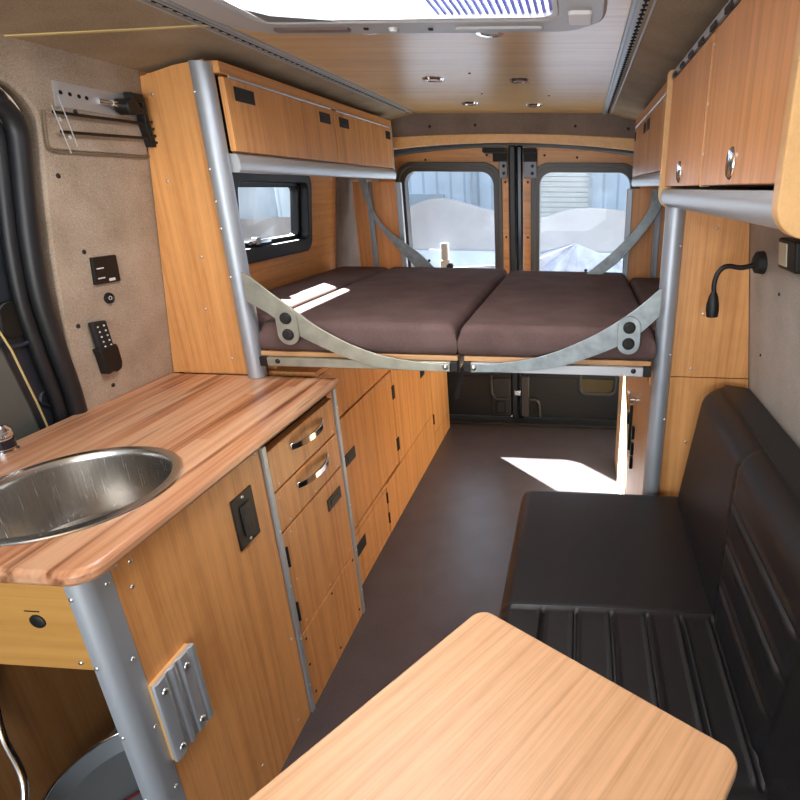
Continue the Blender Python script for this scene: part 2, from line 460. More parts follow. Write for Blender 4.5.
# rear doors: bamboo-trimmed leaf, rubber window frame, glass, black lower lining
def rear_door(name, x0, x1, wx0, wx1, seam):
    org = Vector(((x0+x1)/2, YB, .02))
    o = bpy.data.objects.new(name, None); C.objects.link(o); o.location = org; o['kind'] = 'structure'; ORG[o.name] = org
    n = 16; tops = [(x0+(x1-x0)*i/n, zc(x0+(x1-x0)*i/n, 1.652, .11)) for i in range(n+1)]
    outer = [(x0, .40)]+tops+[(x1, .40)]
    hole = rrect(wx0-.03, wx1+.03, .46, 1.55, .09)
    cen = ((wx0+wx1)/2, 1.1)
    p = MB(); p.ring(outer, hole, cen, YB, YB+.03, 'y'); pan = part('door_trim', p, M['bam_x'], o, bev=.003)
    f = MB()
    f.ring(rrect(wx0-.05, wx1+.05, .45, 1.572, .105, 12), rrect(wx0-.026, wx1+.026, .474, 1.548, .085, 12), cen, YB-.014, YB+.02, 'y')
    f.ring(rrect(wx0-.034, wx1+.034, .465, 1.556, .095, 12), rrect(wx0, wx1, .475, 1.522, [.07, .07, .04, .04], 12), cen, YB-.004, YB+.065, 'y')
    part('window_frame', f, M['frame'], o, bev=.006)
    g = MB(); g.prism(rrect(wx0-.01, wx1+.01, .48, 1.53, .07), YB+.045, YB+.05, 'y'); gl = part('glass_pane', g, M['glass'], o)
    low = MB(); low.box(x0, x1, YB, YB+.05, .03, .40).box(x0+.06, x1-.06, YB-.012, YB+.01, .31, .34)
    part('lower_lining', low, M['door_black'], o, bev=.006)
    screws(o, [(x, YB, zc(x, 1.612, .11)) for x in [x0+.12, x0+.3, x1-.12] if abs(x-seam) > .11 or True], '-y', 'black', .0065)
    sx = wx1+.068 if seam > cen[0] else wx0-.068
    screws(o, [(sx, YB, z) for z in (1.47, 1.17, .9)], '-y', 'black', .0065)
    return o
d1 = rear_door('door_1', -.84, -.072, -.668, -.158, -.03)
d2 = rear_door('door_2', .010, .80, .105, .612, -.03)
c = MB().box(-.070, -.030, YB-.01, YB+.06, .02, 1.66); struct('trim_5', c, M['rubber'], bev=.008)
c = MB().box(-.028, .008, YB-.004, YB+.06, .02, 1.66); struct('trim_6', c, M['bluepost'], bev=.01)
# closing strips behind the door leaves so the shell is light-tight
c = MB().box(-1.05, -.835, YB+.0, YB+.06, 0, 1.8).box(.795, 1.0, YB+.0, YB+.06, 0, 1.8); struct('trim_7', c, M['black_m'])

# left-hand sliding side door
org = Vector((-1.0, .4, .02))
d3 = bpy.data.objects.new('door_3', None); C.objects.link(d3); d3.location = org; d3['kind'] = 'structure'; ORG[d3.name] = org
p = MB(); p.prism([(-1.1, 0), (1.3, 0), (1.3, 1.72), (-1.1, 1.72)], -.09, -.14, 'x', xfL); part('door_skin', p, M['door_navy'], d3)
p = MB(); p.prism([(-.4, .3), (1.165, .3), (1.17, .85), (1.15, .95), (1.135, 1.07), (1.12, 1.194), (1.12, 1.304), (1.13, 1.408), (1.14, 1.505), (1.14, 1.555), (1.10, 1.59), (-.4, 1.6)], -.05, -.1, 'x', xfL)
part('door_lining', p, M['door_navy'], d3, bev=.012)
p = MB(); p.prism([(-.4, .3), (1.10, .3), (1.10, .89), (1.09, .95), (1.075, 1.02), (1.06, 1.09), (1.03, 1.18), (.97, 1.24), (-.4, 1.25)], -.044, -.06, 'x', xfL)
part('lower_panel', p, M['door_paint'], d3, bev=.012)
rib = [(1.112, .80), (1.106, .892), (1.094, .955), (1.079, 1.022), (1.063, 1.095), (1.032, 1.185), (.97, 1.245)]
part('door_rib', MB().tube([(WLx(z)-.034, y, z) for y, z in rib], .0022, 8), M['yellow'], d3, smooth=True)
p = MB(); p.prism(rrect(1.06, 1.112, 1.115, 1.2, .025), -.040, -.052, 'x', xfL); part('grip_recess', p, M['black'], d3, bev=.003)
gp = [(1.120, 1.195), (1.121, 1.13), (1.112, 1.102), (1.09, 1.098), (1.06, 1.102)]
part('grip_rim', MB().tube([(WLx(z)-.040, y, z) for y, z in gp], .005, 8), M['door_navy'], d3, smooth=True)
part('hole_plug', MB().lathe([(0, -.006), (.014, -.004), (.019, .004), (.022, 0)], (WLx(.952)-.048, 1.135, .952), 'x', 24), M['door_navy'], d3, smooth=True)

def spline(pts, n=8):
    out = []
    P = [pts[0]]+list(pts)+[pts[-1]]
    for i in range(1, len(P)-2):
        for k in range(n):
            t = k/n; a, b, c_, d = P[i-1], P[i], P[i+1], P[i+2]
            out.append(tuple(.5*((2*b[j])+(-a[j]+c_[j])*t+(2*a[j]-5*b[j]+4*c_[j]-d[j])*t*t+(-a[j]+3*b[j]-3*c_[j]+d[j])*t**3) for j in range(len(b))))
    out.append(tuple(pts[-1])); return out
sl = spline([(-1.0, 1.63), (.6, 1.63), (1.05, 1.612), (1.115, 1.592), (1.14, 1.555), (1.140, 1.505), (1.130, 1.408), (1.122, 1.304), (1.122, 1.194), (1.138, 1.07), (1.16, .91), (1.17, .6), (1.17, .05)])
m = MB(); m.tube([(WLx(z)-.012, y+.010, z) for y, z in sl], .019, 12); m.tube([(WLx(z)-.038, y-.010, z-.012) for y, z in sl], .015, 12)
struct('trim_8', m, M['rubber'], smooth=True)

# left side window
org = Vector((WLx(1.33), 2.15, 1.33))
wn = bpy.data.objects.new('window_1', None); C.objects.link(wn); wn.location = org; wn['kind'] = 'structure'; ORG[wn.name] = org
m = MB()
m.ring(rrect(1.81, 2.376, 1.176, 1.490, .05), rrect(1.85, 2.340, 1.228, 1.452, .03), (2.10, 1.33), .022, -.03, 'x', xfL)
m.ring(rrect(1.83, 2.365, 1.195, 1.468, .035), rrect(1.865, 2.322, 1.245, 1.435, .02), (2.10, 1.33), -.012, -.05, 'x', xfL)
part('window_frame', m, M['black'], wn, bev=.004)
m = MB(); m.prism(rrect(1.86, 2.33, 1.235, 1.44, .02), -.03, -.034, 'x', xfL); part('glass_pane', m, M['glass_s'], wn)
m = MB(); m.prism(rrect(1.93, 2.08, 1.236, 1.25, .004), .0, -.02, 'x', xfL); m.prism(rrect(1.96, 1.99, 1.236, 1.262, .004), .012, -.01, 'x', xfL)
part('window_catch', m, M['chrome'], wn, bev=.002)

# ------------------------------------------------------------------ roof vent
BLIND, _nt, _b = new_mat('pale blue blind')
_b.inputs['Base Color'].default_value = lin(150, 156, 196); _t = _nt.nodes.new('ShaderNodeBsdfTranslucent'); _t.inputs['Color'].default_value = lin(140, 148, 200)
_m = _nt.nodes.new('ShaderNodeMixShader'); _m.inputs[0].default_value = .35
_nt.links.new(_b.outputs[0], _m.inputs[1]); _nt.links.new(_t.outputs[0], _m.inputs[2]); _nt.links.new(_m.outputs[0], _nt.nodes['Material Output'].inputs[0])
rv = thing('roof_vent', 'pale grey plastic roof vent with bright white opening in the ceiling', 'roof vent', (-.03, 1.0, 1.785))
m = MB(); m.ring(rrect(-.44, .38, .56, 1.385, .12, 10), rrect(-.345, .285, .64, 1.29, .04), (-.03, .98), 1.785, 1.762, 'z')
part('vent_frame', m, M['vent'], rv, bev=.008)
m = MB(); m.ring(rrect(-.345, .285, .64, 1.29, .04), rrect(-.335, .275, .65, 1.28, .035), (-.03, .98), 1.765, 1.87, 'z')
part('vent_shaft', m, M['white'], rv)
part('vent_dome', MB().box(-.37, .31, .60, 1.33, 1.87, 1.885), M['white'], rv, bev=.004)
m = MB()
for i in range(17):
    x = .035+i*.0145
    m.box(x, x+.007, .66, 1.285, 1.772, 1.779)
part('pleated_blind', m, BLIND, rv)
part('lens_bar', MB().prism(rrect(-.34, -.17, 1.322, 1.345, .008), 1.757, 1.764, 'z'), M['brownlens'], rv, bev=.002)
part('lens_bar', MB().prism(rrect(.06, .25, 1.328, 1.35, .008), 1.757, 1.764, 'z'), M['vent'], rv, bev=.002)
part('vent_button', MB().lathe([(0, -.008), (.008, -.007), (.011, 0)], (-.075, 1.335, 1.762), 'z', 20), M['white'], rv, smooth=True)
part('vent_button', MB().lathe([(0, -.004), (.005, -.003), (.006, 0)], (-.135, 1.333, 1.762), 'z', 16), M['black'], rv, smooth=True)
part('vent_button', MB().lathe([(0, -.004), (.005, -.003), (.006, 0)], (.005, 1.342, 1.762), 'z', 16), M['black'], rv, smooth=True)
part('vent_switch', MB().prism(rrect(.305, .352, 1.225, 1.30, .008), 1.755, 1.764, 'z'), M['white'], rv, bev=.002)
part('vent_trim', MB().prism([(-.30, 1.245), (-.19, 1.28), (-.19, 1.289), (-.33, 1.289), (-.33, 1.2)], 1.764, 1.772, 'z'), M['grey'], rv)

# ------------------------------------------------------------------ ceiling tracks and downlights
def track(xm, y1, label):
    t = thing('cargo_track', label, 'track', (xm, 1.0, 1.785), 'slotted tracks screwed to the ceiling')
    m = MB().box(xm-.026, xm+.026, -1.0, y1, 1.779, 1.786)
    m.box(xm-.018, xm-.013, -1.0, y1, 1.774, 1.780).box(xm+.013, xm+.018, -1.0, y1, 1.774, 1.780)
    part('track_rail', m, M['track'], t, bev=.001)
    m = MB()
    y = .3
    while y < y1-.03:
        m.cyl((xm, y, 1.7772), (xm, y, 1.7795), .0062, 8); m.box(xm-.0022, xm+.0022, y, y+.02, 1.7782, 1.7795); y += .030
    part('track_slot', m, M['gap'], t)
track(-.507, 2.84, 'slotted silver ceiling track above the bed side of the side window')
track(.455, 2.92, 'slotted silver ceiling track nearest the wall cupboards with oval pulls')
DL = [(-.166, 1.426, 'chrome ring downlight closest to the vent, on the side of the worktop'),
      (.116, 1.461, 'chrome ring downlight closest to the vent, under the lit lens bar'),
      (-.174, 2.048, 'middle chrome ring downlight of the row on the worktop side'),
      (.120, 2.072, 'middle chrome ring downlight of the row on the bench side'),
      (-.156, 2.60, 'chrome ring downlight nearest the rear doors on the worktop side'),
      (.118, 2.66, 'chrome ring downlight nearest the rear doors on the bench side')]
base = None
for x, y, lab in DL:
    if base is None:
        base = thing('ceiling_downlight', lab, 'downlight', (x, y, 1.785), 'round downlights in the ceiling')
        m = MB().lathe([(.020, -.001), (.023, -.006), (.033, -.006), (.038, 0)], (x, y, 1.785), 'z', 32); r1 = part('trim_ring', m, M['chrome'], base, smooth=True)
        m = MB().lathe([(0, -.0025), (.015, -.003), (.0215, -.0035)], (x, y, 1.785), 'z', 24); r2 = part('lens', m, simple('frosted lens', lin(196, 192, 176), .3), base, smooth=True)
    else:
        o = base.copy(); C.objects.link(o); o.location = (x, y, 1.785); o['label'] = lab
        for ch in (r1, r2):
            q = ch.copy(); C.objects.link(q); q.parent = o
sc = thing('ceiling_screws', 'tiny dark screws in the ceiling between the downlights', 'screws', (0, 2.2, 1.785))
screws(sc, [(-.03, 1.95, 1.785), (.2, 2.4, 1.785), (-.06, 2.35, 1.785)], '-z', 'black', .005)

# ------------------------------------------------------------------ galley cabinet
gc = thing('kitchen_cabinet', 'bamboo kitchen cabinet with two drawers carrying the sink worktop', 'cabinet', (-.65, 1.05, 0))
part('side_panel', MB().box(-.418, -.400, .663, 1.090, 0, .872), M['bam_z'], gc, bev=.001)
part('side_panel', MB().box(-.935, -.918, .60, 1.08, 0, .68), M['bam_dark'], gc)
part('carcass', MB().box(-.91, -.420, 1.085, 1.486, .0, .866), M['gap'], gc)
part('apron_panel', MB().box(-.90, -.427, .612, .626, .695, .872), M['bam_apron'], gc, bev=.001)
# quarter-round aluminium corner post
PR = .024; pts = [(-.3995, .662), (-.3995, .645)]
for k in range(17):
    a = k/16*PI/2; pts.append((-.3995-PR+PR*math.cos(a), .635-PR*math.sin(a)))
pts += [(-.428, .611), (-.428, .615), (-.424, .616)]
for k in range(17):
    a = PI/2-k/16*PI/2; pts.append((-.3995-PR+(PR-.005)*math.cos(a), .635-(PR-.005)*math.sin(a)))
pts += [(-.4045, .662)]
cp = part('corner_post', MB().prism(pts, 0, .873, 'z'), M['alu'], gc, smooth=True)
screws(cp, [(-.3993, .651, z) for z in (.84, .68, .52, .36, .2)], '+x')
screws(cp, [(-.4235, .6115, z) for z in (.84, .70, .54, .38)], '-y')
screws(gc, [(-.3995, y, z) for y, z in ((.672, .858), (.70, .845), (.69, .80), (.86, .86), (1.07, .855), (1.07, .30), (1.03, .05), (.70, .1), (.87, .1))], '+x')
for yy, z1 in ((1.092, .858), (1.482, .86)):
    e = part('edge_strip', MB().box(-.402, -.3935, yy, yy+.016, 0, z1), M['alu'], gc, bev=.001)
    screws(e, [(-.393, yy+.008, z) for z in (.80, .62, .45, .27, .1)], '+x', r=.0035)
def pull(parent, y0, y1, z):
    n = 14; path = []
    pts = []
    for i in range(n+1):
        t = i/n; pts.append((y0+(y1-y0)*t, .026*math.sin(PI*t)**.7))
    inner = [(y, w_-.005 if 0 < i < n else w_) for i, (y, w_) in enumerate(pts)]
    m = MB()
    poly = [(-.394+w_, y) for y, w_ in pts]+[(-.394+w_-.006, y) for y, w_ in pts[::-1]]
    m.prism(poly, z-.009, z+.009, 'z')
    h = part('handle', m, M['chrome'], parent, bev=.0015)
    return h
def front(nm, y0, y1, z0, z1, parent, xf=-.400, th=.016, mat='bam_z'):
    return part(nm, MB().box(xf-th, xf, y0, y1, z0, z1), M[mat], parent, bev=.0018)
XD = -.398
d = front('drawer', 1.114, 1.476, .724, .836, gc, XD, .03); pull(d, 1.215, 1.395, .80)
screws(d, [(XD, y, .735) for y in (1.14, 1.45)], '+x', r=.003)
d = front('drawer', 1.114, 1.476, .606, .718, gc, XD, .03); pull(d, 1.215, 1.395, .685)
screws(d, [(XD, y, .70) for y in (1.13,)]+[(XD, y, .617) for y in (1.16, 1.30, 1.45)], '+x', r=.003)
d = front('door', 1.114, 1.478, .272, .600, gc, XD, .03)
def latch(parent, x, y0, y1, z0, z1, dirx=1):
    m = MB().box(min(x, x+.003*dirx), max(x, x+.003*dirx), y0, y1, z0, z1)
    l = part('latch', m, M['black'], parent, bev=.001)
    m2 = MB().box(min(x+.003*dirx, x+.0045*dirx), max(x+.003*dirx, x+.0045*dirx), y0+(y1-y0)*.2, y0+(y1-y0)*.8, z0+(z1-z0)*.25, z0+(z1-z0)*.75)
    part('latch_paddle', m2, M['black'], l)
def hinge(parent, x, y, z0, z1, dirx=1):
    part('hinge', MB().cyl((x+.002*dirx, y, z0), (x+.002*dirx, y, z1), .0045, 10), M['black'], parent, smooth=True)
latch(d, XD, 1.355, 1.445, .51, .55)
hinge(d, XD, 1.116, .50, .56); hinge(d, XD, 1.116, .32, .38)
screws(d, [(XD, y, z) for y, z in ((1.15, .585), (1.45, .585), (1.15, .29), (1.3, .285), (1.45, .30), (1.14, .44))], '+x', r=.003)
d = front('kick_panel', 1.112, 1.480, .0, .266, gc, -.3975, .02)
screws(d, [(-.3975, y, z) for y, z in ((1.13, .24), (1.3, .25), (1.46, .25), (1.13, .04), (1.3, .03), (1.46, .04), (1.125, .15))], '+x', 'black', .0045)
lk = part('lock', MB().lathe([(0, -.003), (.009, -.004), (.0125, -.002), (.013, 0)], (-.494, .612, .793), 'y', 24), M['black'], gc, smooth=True)
part('lock_slot', MB().box(-.510, -.485, .6105, .612, .8125, .8135), M['gap'], gc)
screws(gc, [(-.448, .612, .71)], '-y')

# outlet and table bracket on the cabinet side
po = thing('power_outlet', 'black power outlet plate on the side of the kitchen cabinet', 'outlet', (-.4, .995, .73))
m = MB(); m.box(-.400, -.396, .957, 1.033, .668, .796); part('cover_plate', m, M['black'], po, bev=.0015)
m = MB(); m.box(-.396, -.392, .978, 1.014, .692, .770); sk = part('socket', m, simple('socket black', lin(34, 34, 33), .5), po, bev=.002)
for z in (.712, .750):
    for y in (.988, 1.0): part('socket_slot', MB().box(-.3925, -.3915, y, y+.002, z-.006, z+.006), M['black'], sk)
screws(po, [(-.396, .995, .786), (-.396, .995, .678)], '+x')
tb = thing('table_bracket', 'ribbed aluminium table bracket screwed low on the cabinet side', 'bracket', (-.4, .715, .52))
part('backing_pad', MB().box(-.400, -.392, .660, .756, .42, .607), M['bam_edge'], tb)
prof = [(-.392, .657), (-.386, .657), (-.383, .664), (-.383, .682), (-.387, .686), (-.387, .694), (-.383, .698), (-.383, .706), (-.387, .710), (-.387, .717), (-.383, .720), (-.383, .738), (-.385, .743), (-.381, .748), (-.381, .757), (-.392, .758)]
part('bracket_plate', MB().prism(prof, .418, .608, 'z'), M['alu'], tb, bev=.0015)
screws(tb, [(-.383, y, z) for y in (.673, .730) for z in (.44, .58)], '+x', r=.007)

# worktop with sink cut-out
SKC = (-.60, .825); SR = .168
wt = MB()
circ = [(SKC[0]+SR*math.cos(2*PI*k/96), SKC[1]+SR*math.sin(2*PI*k/96)) for k in range(96)]
wt.ring(rrect(-.915, -.374, .598, 1.488, [.004, .004, .004, .038], 10), circ, SKC, .873, .900, 'z', n=96)
single('worktop', wt, M['butcher'], 'striped butcher block worktop around the round sink', 'worktop', (-.65, 1.04, .873), bev=.009)
sk = thing('sink', 'round brushed steel sink set into the wooden worktop', 'sink', (SKC[0], SKC[1], .9))
prof = [(.1755, .0005), (.174, .003), (.168, .0042), (.1575, .0035), (.1545, -.002), (.153, -.012), (.150, -.118), (.145, -.134), (.130, -.143), (.05, -.149), (.03, -.150)]
prof2 = [(r-.0 if i == 0 else r+.0015, h-.0015) for i, (r, h) in enumerate(prof)][::-1]
m = MB().lathe(prof, (SKC[0], SKC[1], .9), 'z', 96); part('basin', m, M['steel'], sk, smooth=True)
m = MB().lathe([(.032, -.149), (.028, -.146), (.022, -.150), (0, -.152)], (SKC[0], SKC[1], .9), 'z', 32); part('drain', m, M['chrome'], sk, smooth=True)
fc = thing('faucet', 'chrome faucet standing behind the round sink at the picture edge', 'faucet', (-.874, .952, .9))
m = MB().lathe([(0, 0), (.024, 0), (.024, .006), (.019, .010), (.019, .035), (.022, .038), (.022, .052), (.015, .062), (0, .064)], (-.874, .952, .9), 'z', 32)
part('faucet_body', m, M['chrome'], fc, smooth=True)
part('spout', MB().tube(spline([(-.874, .949, .935), (-.86, .89, .975), (-.81, .83, .99), (-.765, .81, .98), (-.755, .805, .955)]), .009, 14), M['chrome'], fc, smooth=True)
part('lever', MB().tube([(-.874, .952, .955), (-.885, .935, .985), (-.89, .90, 1.0)], .005, 10), M['chrome'], fc, smooth=True)
part('base_seal', MB().lathe([(.018, .011), (.0215, .013), (.0215, .030), (.018, .032)], (-.874, .952, .9), 'z', 24), M['bluepost'], fc, smooth=True)

part('bay_floor', MB().box(-.93, -.44, .61, 1.08, .0, .012), M['grey'], gc)
# things in the open bay under the sink
bk_ = thing('waste_bin', 'grey round bin with a chrome rim in the bay under the sink', 'bin', (-.70, .80, 0))
m = MB().lathe([(0, .013), (.13, .013), (.150, .11), (.153, .12), (.147, .12), (.143, .11), (.125, .085), (0, .08)], (-.70, .795, 0), 'z', 48)
part('bin_body', m, M['grey'], bk_, smooth=True)
part('bin_rim', MB().tube([(-.70+.151*math.cos(2*PI*k/48), .795+.151*math.sin(2*PI*k/48), .122) for k in range(48)], .0055, 10, closed=True), M['chrome'], bk_, smooth=True)
single('reflection', MB().tube(spline([(-.78, .72, .088), (-.72, .745, .087), (-.66, .80, .087), (-.62, .87, .088)]), .003, 8), M['red'], 'dark red cable modelled in the grey round bin', 'reflection', (-.70, .78, .085), smooth=True)  # red strip modelled to stand for a reflection in the bin
single('water_hose', MB().tube(spline([(-.905, .82, .55), (-.90, .78, .40), (-.87, .745, .32), (-.80, .70, .25), (-.775, .64, .15), (-.77, .63, .02)]), .0075, 12), M['chrome'], 'shiny metal water hose curving down under the sink', 'hose', (-.8, .7, 0.01), smooth=True)

# ------------------------------------------------------------------ tall partition with aluminium pole (left)
tp = thing('tall_partition', 'tall bamboo partition panel rising from the worktop beside the carpeted wall', 'partition', (-.74, 1.49, .9))
m = MB(); m.prism([(-.618, .9005), (WLx(.9)+.003, .9005), (WLx(1.70)+.003, 1.700), (-.70, 1.725), (-.618, 1.738)], 1.490, 1.508, 'y'); part('panel', m, M['bam_z'], tp)
po_ = part('pole', MB().cyl((-.620, 1.478, .9005), (-.617, 1.478, 1.728), .0265, 40), M['alu'], tp, smooth=True)
screws(po_, [(-.632, 1.4545, z) for z in (1.66, 1.48, 1.40, 1.33, 1.2)], '-y', r=.004)
screws(tp, [(x, 1.4895, z) for x, z in ((-.77, 1.66), (-.78, 1.45), (-.73, 1.25), (-.75, 1.10), (-.70, .95))], '-y')

# ------------------------------------------------------------------ overhead cabinets
def overhead(label, sgn, xf, y0, y1, yd, zb, zr, zt, wallx, latches):
    oc = thing('overhead_cabinet', label, 'cabinet', ((xf+wallx)/2, (y0+y1)/2, zb), 'bamboo cabinets under the ceiling beside the bed')
    a, b = sorted((xf-sgn*.02, wallx))
    m = MB().box(a, b, y0+.028, y1, zr, zr+.012).box(a, b, y0+.028, y1, zt-.02, zt-.01); part('carcass', m, M['bam_y'], oc)
    a, b = sorted((xf-sgn*.022, xf-sgn*.035)); part('inner_back', MB().box(a, b, y0+.028, y1, zr, zt-.01), M['gap'], oc)
    a, b = sorted((xf-sgn*.0, xf-sgn*.03)); part('top_rail', MB().box(a, b, y0, y1, zt-.016, zt+.012), M['bam_y'], oc, bev=.002)
    part('end_panel', MB().box(*sorted((xf, xf-sgn*.03)), y1-.012, y1, zr, zt), M['alu'], oc)
    part('end_panel', MB().box(*sorted((xf-sgn*.03, wallx)), y1-.018, y1-.002, zb, zt), M['bam_z'], oc)
    # rounded aluminium bottom rail
    r = (zr-zb)/2; pts = [(xf-sgn*.03, zr), (xf-sgn*.004, zr)]
    for k in range(9):
        t = PI/2-PI*k/8; pts.append((xf+sgn*r*.35*math.cos(t)-sgn*.004, zb+r+r*math.sin(t)))
    pts.append((xf-sgn*.03, zb))
    br = part('bottom_rail', MB().prism(pts, y0+.012, y1, 'y'), M['alu_y'], oc, smooth=True)
    for (ya, yb) in ((y0+.012, yd-.005), (yd+.005, y1-.018)):
        dd = part('door', MB().box(*sorted((xf, xf-sgn*.016)), ya, yb, zr+.006, zt-.022), M['bam_z'], oc, bev=.0015)
        part('hinge', MB().cyl((xf+sgn*.001, ya+.02, zt-.019), (xf+sgn*.001, yb-.02, zt-.019), .003, 10), M['alu_y'], dd, smooth=True)
        for (la, lb) in latches:
            if ya <= la < yb: latch(dd, xf, la, lb, zt-.072, zt-.038, sgn)
    return oc
overhead('bamboo overhead cabinet above the small black-framed window', 1, -.575, 1.484, 2.785, 2.14, 1.474, 1.520, 1.722, -.79,
         [(1.53, 1.62), (2.02, 2.10), (2.18, 2.265), (2.69, 2.75)])
overhead('bamboo overhead cabinet in the far corner behind the wall cupboard', -1, .558, 1.54, 2.52, 2.06, 1.449, 1.483, 1.697, .745,
         [(1.975, 2.04), (2.09, 2.15), (2.46, 2.49)])

# near right wall cupboard
nc = thing('wall_cupboard', 'large bamboo wall cupboard with two oval pulls above the bench', 'cupboard', (.67, 1.06, 1.40))
X = .557
part('carcass', MB().box(X+.018, .76, .63, 1.52, 1.445, 1.70), M['gap'], nc)
# rounded end cheeks
for (ya, yb, nm) in ((.602, .622, 'end_panel'), (1.522, 1.536, 'end_panel')):
    pts = rrect(X-.012, .775, 1.392, 1.715, [.002, .012, .035, .002], 8)
    part(nm, MB().prism(pts, ya, yb, 'y'), M['bam_edge'], nc, bev=.002)
pts = [(X+.02, 1.443), (X-.004, 1.443)]
for k in range(9):
    t = PI/2+PI/2*k/8; pts.append((X+.012+.020*math.cos(t)-.0, 1.423+.020*math.sin(t)))
for k in range(9):
    t = PI+PI/2*k/8; pts.append((X+.026+.034*math.cos(t), 1.432+.034*math.sin(t)))
pts = [(X+.06, 1.440), (X-.002, 1.440), (X-.006, 1.432), (X-.008, 1.424), (X-.006, 1.413), (X, 1.404), (X+.010, 1.399), (X+.03, 1.398), (X+.06, 1.398)]
part('bottom_rail', MB().prism(pts, .628, 1.522, 'y'), M['alu_y'], nc, smooth=True)
part('shelf', MB().box(X+.06, .775, .628, 1.522, 1.400, 1.415), M['bam_y'], nc)
for (ya, yb, yp) in ((.634, 1.058, .858), (1.078, 1.512, 1.30)):
    dd = part('door', MB().box(X, X+.016, ya, yb, 1.447, 1.690), M['bam_zr'], nc, bev=.002)
    pl = MB().lathe([(0, -.003), (.009, -.004), (.0125, -.005), (.0155, -.002), (.016, 0)], (0, 0, 0), 'x', 32)
    for v in pl.bm.verts: v.co.z *= 1.45; v.co += Vector((X, yp, 1.476))
    part('finger_pull', pl, M['chrome'], dd, smooth=True)
part('divider', MB().box(X+.002, X+.016, 1.060, 1.076, 1.445, 1.695), M['bam_edge'], nc)
screws(nc, [(X+.0015, 1.068, z) for z in (1.67, 1.58, 1.50)]+[(X, 1.505, 1.64), ], '-x', r=.0035)
hm = MB().box(X-.004, X+.004, .63, 1.52, 1.694, 1.706)
part('piano_hinge', hm, M['alu_y'], nc, bev=.001)
for i in range(9): part('hinge_block', MB().box(X-.007, X-.002, .64+i*.1, .68+i*.1, 1.690, 1.698), M['black'], nc)

# ------------------------------------------------------------------ right partition and pole
rp = thing('side_partition', 'bamboo partition panel with a silver pole behind the black bench', 'partition', (.72, 1.5, 0))
m = MB(); m.prism([(.600, .93), (WRx(.93)-.003, .93), (WRx(1.398)-.003, 1.398), (.600, 1.398)], 1.500, 1.518, 'y'); part('upper_panel', m, M['bam_z'], rp)
m = MB(); m.prism([(.600, .0), (WRx(0)-.003, .0), (WRx(.927)-.003, .927), (.600, .927)], 1.500, 1.518, 'y'); part('lower_panel', m, M['bam_z'], rp)
pr = part('pole', MB().cyl((.589, 1.500, 0), (.589, 1.500, 1.397), .0262, 40), M['alu'], rp, smooth=True)
screws(pr, [(.607, 1.4805, z) for z in (1.30, 1.0, .8)], '-y', r=.004)
screws(rp, [(.70, 1.4995, 1.345), (.69, 1.4995, 1.115), (.672, 1.4995, .955), (.68, 1.4995, .72)], '-y')

# ------------------------------------------------------------------ long low cabinet under the bed, left
lc = thing('storage_cabinet', 'long low bamboo cabinet with many doors running under the bed', 'cabinet', (-.7, 2.28, 0))
part('carcass', MB().box(-.90, -.473, 1.512, 3.075, 0, .89), M['gap'], lc)
part('end_panel', MB().box(-.90, -.455, 3.076, 3.090, 0, .90), M['bam_edge'], lc)
part('top_board', MB().box(-.88, -.455, 1.51, 3.075, .890, .905), M['bam_y'], lc)
XL = -.455
def lf(nm, y0, y1, z0, z1): return front(nm, y0, y1, z0, z1, lc, XL, .016)
p_ = lf('upper_panel', 1.512, 2.138, .705, .888); screws(p_, [(XL, y, z) for y in (1.6, 1.85, 2.1) for z in (.72, .87)], '+x', r=.003)
p_ = lf('door', 1.512, 2.138, .258, .697); latch(p_, XL, 1.62, 1.705, .515, .56)
hinge(p_, XL, 2.134, .57, .63); hinge(p_, XL, 2.134, .32, .38)
screws(p_, [(XL, y, z) for y in (1.56, 1.85, 2.1) for z in (.275, .68)]+[(XL, 2.10, .48)], '+x', r=.003)
p_ = lf('door', 2.146, 2.722, .248, .888); latch(p_, XL, 2.55, 2.62, .52, .56)
hinge(p_, XL, 2.150, .57, .63); hinge(p_, XL, 2.150, .32, .38)
screws(p_, [(XL, 2.17, z) for z in (.7, .48, .27)], '+x', r=.003)
p_ = lf('door', 2.732, 3.074, .118, .888); hinge(p_, XL, 2.735, .18, .24); hinge(p_, XL, 2.735, .62, .68)
p_ = lf('door', 1.545, 1.955, .028, .226); latch(p_, XL, 1.60, 1.70, .135, .185)
hinge(p_, XL, 1.953, .16, .21); hinge(p_, XL, 1.953, .06, .11)
screws(p_, [(XL, y, z) for y in (1.75, 1.92) for z in (.045, .21)], '+x', r=.003)
lf('lower_panel', 1.512, 1.538, .0, .250)
lf('lower_panel', 1.538, 1.963, .230, .250)
p_ = lf('lower_panel', 1.963, 2.722, .0, .243)
lf('lower_panel', 2.724, 3.074, .0, .112)
lf('lower_panel', 1.545, 1.955, .0, .024)

# ------------------------------------------------------------------ low cabinet under the bed, right
rc = thing('locker_cabinet', 'pale sunlit bamboo locker under the bed beside the silver pole', 'cabinet', (.7, 2.1, 0))
part('carcass', MB().box(.592, .84, 1.522, 2.70, 0, .885), M['gap'], rc)
d = part('door', MB().box(.572, .590, 2.345, 2.715, .003, .888), M['locker'], rc, bev=.0015)
d = part('door', MB().box(.576, .590, 1.525, 2.337, .003, .888), M['locker'], rc, bev=.0015)
m = MB().cyl((.576, 1.98, .665), (.548, 1.98, .665), .012, 20); m.box(.545, .556, 1.965, 1.995, .625, .695)
part('latch', m, M['chrome'], d, bev=.002)
part('stay_bar', MB().box(.560, .572, 1.985, 2.003, .44, .635), M['black'], d, bev=.002)
for yy, z in ((2.12, .53), (1.93, .55), (1.93, .48), (1.93, .42)): part('bracket_clip', MB().box(.564, .576, yy-.012, yy+.012, z-.03, z+.02), M['black'], d, bev=.003)
